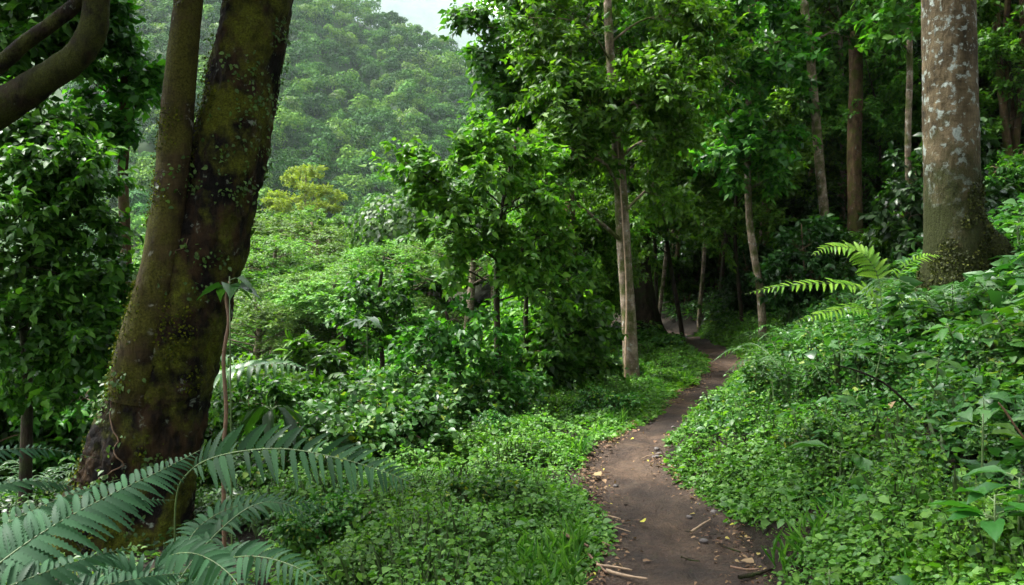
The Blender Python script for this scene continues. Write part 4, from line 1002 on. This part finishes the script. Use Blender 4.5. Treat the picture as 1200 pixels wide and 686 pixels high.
def fern(name, label, base, fr, m1, m2, seed, cat='fern', stemr=None):
    rng = np.random.default_rng(seed); base = np.array(base, float)
    root = empty(name, base, label, cat)
    for f in fr:
        mb = MB(); P = [at(*q) - base for q in f['p']]
        frond(mb, P, f.get('n', (0, -.5, .85)), f['L'], f.get('k', 30), f.get('env'), f.get('W', .115), f.get('sweep', .3), f.get('droop', .25), rng, f.get('cut', .6), rr=f.get('rr', .0038))
        obj('frond', mb.data('frond', [m1, m2]), root)
    return root
bs = gp(205, 3.0); bs[2] -= .1
fern('fern', 'large dark fern with a long frond arching over the foot of the thick leaning tree', bs,
     [dict(p=[(206, 700, 3.0), (206, 590, 2.95), (222, 553, 2.9), (262, 533, 2.85), (330, 526, 2.8), (400, 538, 2.75), (450, 553, 2.72), (490, 569, 2.7)], L=.145, k=46, n=(.05, -.80, .58), env=lambda t: np.where(t < .30, 0, np.minimum(1, (t - .28) * 9) * (1 - ((t - .3) / .7) ** 2.1) ** .85), droop=.18, W=.105),
      dict(p=[(205, 740, 2.95), (215, 700, 2.8), (245, 665, 2.6), (290, 652, 2.45), (345, 664, 2.35), (400, 700, 2.3)], L=.125, k=36, n=(0, -.65, .75)),
      dict(p=[(200, 745, 3.0), (185, 690, 2.85), (195, 655, 2.7), (232, 650, 2.55), (275, 680, 2.4), (300, 740, 2.3)], L=.125, k=34, n=(.2, -.65, .75)),
      dict(p=[(206, 720, 3.1), (215, 650, 3.3), (240, 612, 3.5), (290, 590, 3.6), (350, 588, 3.7), (400, 600, 3.8)], L=.13, k=38, n=(0, -.6, .8)),
      dict(p=[(198, 740, 2.7), (170, 690, 2.6), (140, 668, 2.5), (105, 664, 2.4), (70, 676, 2.3)], L=.12, k=36, n=(0, -.65, .75)),
      dict(p=[(196, 700, 3.1), (240, 640, 3.2), (290, 596, 3.25), (330, 590, 3.3), (372, 610, 3.3)], L=.10, k=32, n=(0, -.4, .9))],
     M['fern'], M['stem'], 61)
bs = at(-120, 760, 2.1); bs[2] = float(h(bs[0], bs[1])) - .05
fern('fern', 'broad dark fern frond spreading across the bottom left corner', bs,
     [dict(p=[(-120, 760, 2.1), (-70, 722, 2.15), (0, 660, 2.2), (60, 618, 2.3), (130, 580, 2.45), (190, 551, 2.6), (236, 527, 2.75)], L=.17, k=50, n=(.05, -.72, .68), env=lambda t: np.minimum(1, .5 + 2 * t) * (1 - t ** 2.6) ** .9, droop=.3, W=.1, sweep=.25),
      dict(p=[(-125, 740, 2.2), (-90, 640, 2.4), (-40, 585, 2.6), (15, 566, 2.8), (65, 566, 2.95), (110, 580, 3.05)], L=.095, k=36, n=(0, -.65, .75)),
      dict(p=[(-130, 720, 2.3), (-100, 590, 2.8), (-50, 540, 3.1), (10, 527, 3.3), (60, 527, 3.45), (112, 537, 3.6)], L=.09, k=36, n=(0, -.7, .7)),
      dict(p=[(-130, 770, 2.0), (-90, 735, 2.0), (-20, 700, 2.05), (50, 672, 2.15), (110, 652, 2.3), (160, 640, 2.45)], L=.125, k=36, n=(.05, -.7, .7)),
      dict(p=[(-110, 790, 1.95), (-40, 745, 2.0), (40, 712, 2.1), (110, 690, 2.2), (175, 676, 2.35), (215, 672, 2.45)], L=.12, k=44, n=(.05, -.7, .7)),
      dict(p=[(-120, 745, 2.3), (-60, 690, 2.5), (10, 640, 2.7), (80, 606, 2.95), (150, 588, 3.2), (205, 586, 3.4)], L=.13, k=44, n=(0, -.65, .75)),
      dict(p=[(-125, 740, 2.2), (-80, 680, 2.3), (-20, 630, 2.45), (40, 598, 2.6), (95, 575, 2.8), (140, 562, 2.95)], L=.115, k=36, n=(0, -.7, .7))],
     M['fern'], M['stem'], 62)
bs = gp(1035, 7.2)
fern('lime_fern', 'bright yellow green fern left of the mossy foot of the lichen spotted trunk', bs,
     [dict(p=[(1035, 385, 7.2), (1020, 345, 7.15), (985, 333, 7.0), (940, 334, 6.9), (905, 338, 6.85), (872, 345, 6.8)], L=.155, k=30, n=(0, -.5, .85), sweep=.45, droop=.15, W=.15, cut=.3),
      dict(p=[(1035, 385, 7.2), (1030, 330, 7.2), (1018, 305, 7.2), (1000, 292, 7.2), (972, 290, 7.1), (950, 300, 7.0)], L=.20, k=30, n=(-.2, -.65, .75), sweep=.4, droop=.2, W=.15, cut=.3),
      dict(p=[(1036, 385, 7.2), (1045, 340, 7.2), (1062, 312, 7.2), (1085, 300, 7.2), (1105, 300, 7.2)], L=.13, k=26, n=(.1, -.5, .85), sweep=.45, W=.15, cut=.3),
      dict(p=[(1035, 385, 7.2), (1010, 362, 7.0), (970, 366, 6.8), (930, 378, 6.6)], L=.15, k=26, n=(0, -.5, .85), sweep=.45, W=.15, cut=.3),
      dict(p=[(1036, 385, 7.2), (1050, 360, 7.1), (1075, 352, 7.0), (1095, 358, 6.9)], L=.12, k=24, n=(0, -.5, .85), sweep=.45, W=.15, cut=.3)],
     M['limefern'], M['stem'], 63)
bs = gp(316, 6.6)
fern('pale_fern', 'pale fern frond catching the light right of the thick leaning tree', bs,
     [dict(p=[(232, 500, 6.8), (238, 455, 6.6), (262, 437, 6.4), (300, 428, 6.2), (335, 427, 6.1), (362, 434, 6.0)], L=.24, k=20, n=(.0, -.45, .85), droop=.5, W=.16),
      dict(p=[(232, 505, 6.8), (225, 460, 6.9), (235, 430, 7.0), (262, 418, 7.0), (300, 425, 7.0)], L=.2, k=20, n=(0, -.4, .9), droop=.4)],
     M['broad'], M['stem'], 64)

# generic small ferns in the shade
def small_fern(seed):
    rng = np.random.default_rng(seed); root = empty('ground_fern', (0, 0, 0), 'pending', 'fern'); mb = MB()
    for k in range(9):
        a = k * .7 + rng.normal(0, .15); e = np.array([math.cos(a), math.sin(a), 0]); L = rng.uniform(.45, .7)
        frond(mb, [(0, 0, -.03), e * L * .25 + UP * .28 * L / .6, e * L * .65 + UP * .40 * L / .6, e * L + UP * .28 * L / .6], norm(UP * .9 - e * .1), .15, 20, rng=rng, seg=5, rr=.004)
    obj('frond', mb.data('frond', [M['broad'], M['stem']]), root); return root
KF = small_fern(71)
rng = np.random.default_rng(72)
for px, d in ((350, 9), (420, 8), (300, 7), (455, 9.5), (390, 11), (500, 12), (120, 9.5), (40, 8), (560, 13), (620, 15), (960, 11), (905, 13), (1165, 8.6), (930, 6.2), (1120, 6.1), (940, 8.8), (1010, 12), (840, 20), (1150, 11), (270, 10), (690, 16)):
    place(KF, (px - 600) / FOC * d, d, rng.uniform(.7, 1.2), rng, 'low green fern tuft among the undergrowth', 'small fern tufts in the undergrowth', 0)

# ------------------------------------------------------------------ single broad leaved plants
def leaf_rosette(name, label, cat, base, n, L, W, T, lm, seed, ht=.12, up=.25, group=None, tilt=(0, 0, 1)):
    rng = np.random.default_rng(seed); root = empty(name, base, label, cat, group); f, w = MB(), MB()
    top = np.array(tilt) * ht
    tube(w, spline([(0, 0, -.08), top * .5, top], 6), np.linspace(.007, .004, 6), 5)
    for k in range(n):
        a = k * 2.4 + rng.normal(0, .15); e = np.array([math.cos(a), math.sin(a), 0]); z = top * rng.uniform(.75 if ht < .6 else .95, 1)
        pet = z + e * L * .22 + UP * L * .08
        tube(w, spline([z, z + e * L * .1 + UP * .05 * L, pet], 4), .003, 4)
        leaves(f, pet[None], (e + UP * (up + rng.normal(0, .12)))[None], (UP + rng.normal(0, .15, 3))[None], L * rng.uniform(.75, 1.1), W, T)
    obj('stem', w.data('stem', M['stem']), root); obj('foliage', f.data('foliage', lm), root)
    return root
def on(px, py, d):
    p = at(px, py, d); return p
def place_plant(px, py, d, n, L, W, T, lm, seed, name, label, cat='plant', up=.2):
    p = at(px, py, d); z = float(h(p[0], p[1])); ht = max(.06, p[2] - z)
    return leaf_rosette(name, label, cat, (p[0], p[1], z), n, L, W, T, lm, seed, ht, up)
place_plant(1166, 580, 2.9, 10, .17, .22, TL, M['bank'], 81, 'broad_leaved_plant', 'plant with a star of long broad leaves near the bottom right corner', up=.2)
place_plant(1195, 560, 3.0, 6, .20, .24, TL, M['broad'], 82, 'broad_leaved_plant', 'plant with broad drooping leaves just above the star shaped one at the right edge', up=-.05)
place_plant(1152, 485, 3.8, 3, .15, .26, TL, M['bright'], 83, 'young_plant', 'light green pointed leaf standing over the dark hollow in the right bank', up=.1)
place_plant(985, 530, 4.6, 4, .30, .17, TL, M['bank'], 84, 'long_leaved_plant', 'plant with a long grey green strap leaf across the middle of the right bank', up=-.05)
place_plant(1000, 500, 5.2, 5, .16, .34, TH, M['broad'], 89, 'broad_leaved_plant', 'clump of rounded grey green leaves above the long strap leaf on the right bank', up=.0)
place_plant(921, 511, 5.6, 5, .10, .36, T0, M['yellow'], 85, 'yellow_plant', 'small yellow green plant half way up the right bank', up=.1)
place_plant(875, 442, 8.8, 7, .18, .30, T0, M['bright'], 86, 'bright_plant', 'bright green leafy plant at the right path edge below the bend', up=.35)
place_plant(972, 668, 3.4, 6, .08, .38, TH, M['bright'], 87, 'bright_plant', 'light green leafy plant low on the bank near the bottom edge', up=.1)
place_plant(269, 324, 4.98, 6, .20, .30, TH, M['broad'], 88, 'climbing_plant', 'large heart shaped leaf beside the thick leaning trunk', up=-.35)
place_plant(318, 478, 6.2, 7, .34, .16, TL, M['deep'], 90, 'drooping_plant', 'plant with long dark hanging leaves under the pale fern frond', up=-.8)
place_plant(408, 470, 7.6, 5, .22, .2, TL, M['dry'], 91, 'withered_plant', 'withered straw coloured plant in the thicket right of the pale fern', up=-.3)
place_plant(430, 375, 9.0, 8, .24, .3, TH, M['broad'], 92, 'broad_leaved_plant', 'plant with large soft leaves in the thicket under the valley trees', up=.0)
rng = np.random.default_rng(93)
for k in range(26):
    d = 4.2 + 8 * (k / 26) + rng.uniform(-.3, .3); x = float(xc(d)) - float(hw(d)) - rng.uniform(.35, 1.7)
    place(KW[rng.choice([0, 2])], x, d, rng.uniform(.3, .6), rng, 'small leafy weed standing above the low herbs left of the path', 'weeds on the verge', -.03, .2)
KB = leaf_rosette('leafy_herb', 'pending', 'plant', (0, 0, 0), 9, .095, .34, TH, M['bank'], 94, .32, .15)
KB2 = leaf_rosette('leafy_herb', 'pending', 'plant', (0, 0, 0), 8, .12, .24, TL, M['forest'], 95, .38, .1)
k = 0
while k < 60:
    d = rng.uniform(4.2, 13); px = rng.uniform(840, 1240); x = (px - 600) / FOC * d; u = x - float(xc(d))
    if u < .9 or u > 6 or np.hypot(x - 4.3, d - 7.0) < 1.3: continue
    place([KB, KB2][k % 2], x, d, rng.uniform(.7, 1.25), rng, 'taller leafy herb standing out of the undergrowth on the right bank', 'taller herbs on the right bank', 0, .25); k += 1
# thin stalk and bare twigs
def stalk(name, label, pts, m, cat='stalk'):
    b = at(*pts[0][:3]); z = float(h(b[0], b[1])); root_z = min(z, b[2]) - .05
    P = [np.array([b[0], b[1], root_z])] if (b[2] - root_z > .1 and cat != 'twig') else []
    P += [at(*q[:3]) for q in pts]; r = [pts[0][3]] * (len(P) - len(pts)) + [q[3] for q in pts]
    o = P[0]; s = spline(np.hstack([np.array(P) - o, np.array(r)[:, None]]), 40)
    w = MB(); tube(w, s[:, :3], s[:, 3], 8, 0, lambda q, d: 1 + .12 * fbm(q[..., 0] * 30, q[..., 1] * 30, q[..., 2] * 12, 2))
    return tag(obj(name, w.data(name, m), None, o), label, cat)
stalk('dead_stalk', 'bare upright brown stem right of the thick leaning tree', [(262, 540, 5.0, .014), (265, 480, 5.0, .013), (262, 420, 5.0, .0125), (268, 378, 5.0, .012), (265, 350, 5.0, .010), (269, 330, 5.0, .008)], M['bstem'])
stalk('bare_twig', 'thin dark leaning twig on the dark part of the right bank', [(1070, 480, 4.2, .007), (1040, 452, 4.1, .006), (1008, 436, 4.05, .005), (980, 428, 4.0, .003)], M['darkbark'], 'twig')
stalk('bare_twig', 'thin bare twig rising at the right edge over the dark hollow', [(1205, 520, 3.5, .006), (1190, 500, 3.5, .005), (1178, 482, 3.5, .005), (1170, 472, 3.5, .003)], M['bstem'], 'twig')
stalk('liana', 'thin pale vine hanging against the slender pale trunk', [(732, 470, 11.0, .013), (733, 420, 11.0, .012), (734, 340, 11.1, .011), (729, 250, 11.15, .010), (725, 190, 11.2, .009), (722, 120, 11.25, .006)], M['stick2'], 'vine')

# ------------------------------------------------------------------ litter and sticks on the path
rng = np.random.default_rng(66); mb = MB(); n = 5200
d = 2.2 + 14 * rng.uniform(0, 1, n) ** 1.8; e = rng.choice([-1, 1], n, p=[.6, .4]) * (1 - np.abs(rng.normal(0, .27, n)))
x = xc(d) + e * hw(d) * 1.05; u = (x - xc(d)) / (hw(d) + .04)
z = h(xc(d), d) + .012 - .03 * np.clip(1 - u ** 2, 0, 1) + .030 * fbm(x * 2.6, d * 2.6, 9.0, 4) + .022 * fbm(x * 9, d * 9, 3.0, 3) + .016
L = rng.uniform(.006, .036, n) * np.where(rng.random(n) < .12, 1.7, 1)
leaves(mb, np.stack([x, d, z], 1), np.concatenate([rng.normal(0, 1, (n, 2)), rng.normal(0, .12, (n, 1))], 1), UP + rng.normal(0, .3, (n, 3)), L, rng.uniform(.1, .42, n), T0)
tag(obj('leaf_litter', mb.data('leaf_litter', M['litter'])), 'dry brown leaf scraps scattered on the path', 'leaf litter', kind='stuff')
# pebbles and crumbs of earth
mb = MB(); n = 9000
d = 2.2 + 11 * rng.uniform(0, 1, n) ** 1.7; u = rng.uniform(-1.05, 1.05, n); x = xc(d) + u * hw(d)
z = h(xc(d), d) + .008 - .03 * np.clip(1 - u ** 2, 0, 1) + .030 * fbm(x * 2.6, d * 2.6, 9.0, 4) + .022 * fbm(x * 9, d * 9, 3.0, 3)
r = rng.uniform(.002, .009, n) * np.where(rng.random(n) < .05, 2.0, 1)
oc = np.array([[1, 0, 0], [0, 1, 0], [-1, 0, 0], [0, -1, 0], [0, 0, 1], [0, 0, -1.0]])
of = np.array([[0, 1, 4], [1, 2, 4], [2, 3, 4], [3, 0, 4], [1, 0, 5], [2, 1, 5], [3, 2, 5], [0, 3, 5]])
v = np.stack([x, d, z], 1)[:, None] + oc[None] * r[:, None, None] * rng.uniform(.5, 1.3, (n, 6, 1)) * np.array([1, 1, .7])
mb.add(v, None, (of[None] + (np.arange(n) * 6)[:, None, None]).reshape(-1, 3))
tag(obj('dirt', mb.data('dirt', M['path'])), 'loose crumbs of brown earth on the path', 'dirt', kind='stuff')

def pz(x, y):
    u = (x - float(xc(y))) / (float(hw(y)) + .04)
    if abs(u) > 1.2: return float(h(x, y))
    return float(h(xc(y), y)) + .012 - .03 * max(0, 1 - u * u) + .030 * float(fbm(x * 2.6, y * 2.6, 9.0, 4)) + .022 * float(fbm(x * 9, y * 9, 3.0, 3)) + .006
def stick(label, a, b, r, m, name='stick', dz=.012):
    """a,b: photo pixels of the two ends, both on the ground"""
    P = []
    for (px, py) in (a, b):
        y = 1.6 * FOC / max(20, (py - 320)); x = (px - 600) / FOC * y; P.append(np.array([x, y, pz(x, y) + dz + r * .6]))
    c = (P[0] + P[1]) / 2; q = np.random.default_rng(int(a[0] * 7 + a[1]))
    P = [P[0] - c, (P[0] + P[1]) / 2 - c + q.normal(0, .012, 3) * [1, 1, .3], P[1] - c]
    s = spline(P, 14); w = MB()
    tube(w, s, r * np.linspace(1.1, .6, 14) * (1 + .12 * q.normal(0, 1, 14)), 7, 0, lambda g, dd: 1 + .18 * fbm(g[..., 0] * 60, g[..., 1] * 60, g[..., 2] * 60, 2))
    return tag(obj(name, w.data(name, m), None, c), label, 'stick')
stick('reddish broken stick at the left edge of the path, thickest of those there', (659, 641), (690, 655), .011, M['stick'], dz=.04)
stick('short reddish stick just right of the thickest broken stick', (699, 638), (716, 648), .007, M['stick'])
stick('pale curved root strip lying near the bottom edge of the path', (712, 676), (760, 686), .009, M['stick2'])
stick('thin pale twig left of the yellow fallen leaf', (698, 620), (740, 628), .005, M['stick2'])
stick('pale flat stick at the right side of the path near the bank', (811, 626), (834, 614), .008, M['stick2'])
stick('thin brown stick pointing down the path edge at the bottom left', (690, 657), (712, 678), .008, M['stick'])
stick('dark thick stick under the leaves at the bottom right path edge', (868, 681), (908, 675), .012, M['darkbark'])
stick('brown twig lying across the bottom right of the path', (858, 668), (892, 672), .006, M['stick'])
stick('pale curved root strip left of the bottom middle of the path', (700, 668), (742, 672), .008, M['stick2'])
stick('thin pale root crossing the left edge of the path below the first curve', (690, 604), (728, 613), .006, M['stick2'])
stick('short brown stick on the left edge of the path at its first curve', (688, 560), (716, 556), .006, M['stick'])
stick('dark twig at the right edge of the path where the bank begins', (846, 640), (870, 652), .006, M['darkbark'])
stick('thin tan twig on the path half way to the bend', (752, 540), (774, 534), .004, M['stick2'])
stick('small dark stick in the middle of the path near the bottom', (800, 656), (822, 660), .005, M['darkbark'])
rng = np.random.default_rng(68)
STN = plain_mat('stone', (.07, .06, .055), .8)
for k in range(16):
    y = rng.uniform(4.2, 10); e = rng.choice([-1, 1]) * rng.uniform(.35, 1.0); x = float(xc(y)) + e * float(hw(y)); r = rng.uniform(.012, .03)
    bm_ = MB(); th = np.linspace(0, math.pi, 9)[:, None]; ph = np.linspace(0, 2 * math.pi, 13)[None, :-1]
    u = np.stack([np.sin(th) * np.cos(ph), np.sin(th) * np.sin(ph), np.cos(th) + 0 * ph], -1)
    u = u * (1 + .35 * fbm(u[..., 0] * 1.3 + k * 3, u[..., 1] * 1.3, u[..., 2] * 1.3, 3))[..., None] * np.array([1.2, .9, .6]) * r
    i = np.arange(8)[:, None] * 12; j = np.arange(12)[None]; j2 = (j + 1) % 12
    bm_.add(u.reshape(-1, 3), np.stack([i + j, i + 12 + j, i + 12 + j2, i + j2], -1).reshape(-1, 4))
    o = tag(obj('stone', bm_.data('stone', STN), None, (x, y, pz(x, y) + r * .1)), 'small grey brown stone half sunk in the earth of the path', 'stone', 'stones in the path'); o.rotation_euler = (0, 0, rng.uniform(0, 6))
def fallen_leaf(name, label, px, py, L, W, m, T=T0):
    y = 1.6 * FOC / (py - 320); x = (px - 600) / FOC * y; q = np.random.default_rng(int(px * 3 + py)); mb = MB(); a = q.uniform(0, 6.28)
    leaves(mb, np.zeros((1, 3)), np.array([[math.cos(a), math.sin(a), .15]]), np.array([[q.normal(0, .2), -.25, 1]]), L, W, T)
    return tag(obj(name, mb.data(name, m), None, (x, y, pz(x, y) + .03)), label, 'leaf')
fallen_leaf('fallen_leaf', 'single yellow green fallen leaf in the middle of the path', 756, 618, .06, .38, M['yleaf'])
fallen_leaf('fallen_leaf', 'dry pale brown leaf on the left half of the path below the first curve', 705, 562, .10, .36, M['dry'])
fallen_leaf('fallen_leaf', 'curled brown leaf by the reddish sticks at the left path edge', 622, 655, .09, .36, M['litter'])
fallen_leaf('fallen_leaf', 'tan leaf lying at the right path edge under the bank plants', 886, 668, .08, .36, M['dry'])

# ------------------------------------------------------------------ air, light, camera
def haze(den):
    x0, x1, y0, y1, z0, z1 = -2700, 2700, -60, 3700, -60, 1950
    v = [(x, y, z) for z in (z0, z1) for y in (y0, y1) for x in (x0, x1)]
    me = bpy.data.meshes.new('haze'); me.from_pydata(v, [], [(0, 2, 3, 1), (4, 5, 7, 6), (0, 1, 5, 4), (2, 6, 7, 3), (0, 4, 6, 2), (1, 3, 7, 5)]); me.update()
    m, nt = mat('haze'); N = NT(nt)
    p = N('ShaderNodeVolumePrincipled', {'Color': (.80, .93, 1, 1), 'Density': den, 'Anisotropy': .25})
    N('ShaderNodeOutputMaterial', {'Volume': p.outputs[0]})
    me.materials.append(m); tag(obj('haze', me), 'thin humid mist in the air of the valley', 'haze', kind='stuff')
HAZE = .000095
haze(HAZE)

SUN_EL, SUN_AZ = 59, -72      # degrees; azimuth from +Y towards +X
w = bpy.data.worlds.new('World'); SC.world = w; w.use_nodes = True; nt = w.node_tree; nt.nodes.clear(); N = NT(nt)
sky = N('ShaderNodeTexSky', sky_type='NISHITA', sun_disc=False, sun_elevation=R(SUN_EL), sun_rotation=R(SUN_AZ), air_density=1.0, dust_density=4.0, ozone_density=1.0)
hs = N('ShaderNodeHueSaturation', {'Color': sky.outputs[0], 'Saturation': .15})
bg = N('ShaderNodeBackground', {'Color': hs.outputs[0], 'Strength': .068})
N('ShaderNodeOutputWorld', {'Surface': bg.outputs[0]})
sl = bpy.data.lights.new('sun', 'SUN'); sl.energy = 1.5; sl.angle = R(10); sl.color = (1, .97, .91)
so = bpy.data.objects.new('sun', sl); COL.objects.link(so)
sd = np.array([math.sin(R(SUN_AZ)) * math.cos(R(SUN_EL)), math.cos(R(SUN_AZ)) * math.cos(R(SUN_EL)), math.sin(R(SUN_EL))])
from mathutils import Vector
so.rotation_euler = Vector(-sd).to_track_quat('-Z', 'Y').to_euler()

cd = bpy.data.cameras.new('camera'); cam = bpy.data.objects.new('camera', cd); COL.objects.link(cam)
cd.sensor_width = 36; cd.lens = FOC / 1200 * 36; cd.clip_end = 9000; cd.clip_start = .05
cam.location = (0, 0, CAM_Z); cam.rotation_euler = (R(90 - PITCH), 0, 0)
SC.camera = cam
vs = SC.view_settings; vs.view_transform = 'Standard'; vs.look = 'None'; vs.gamma = 1; vs.use_curve_mapping = False; vs.exposure = 3.56
cy = SC.cycles; cy.max_bounces = 8; cy.diffuse_bounces = 4; cy.glossy_bounces = 2; cy.transmission_bounces = 4; cy.volume_bounces = 1; cy.transparent_max_bounces = 8
cy.use_denoising = True; cy.sample_clamp_indirect = 6
import sys as _s
print('verts', sum(len(m.vertices) for m in bpy.data.meshes))
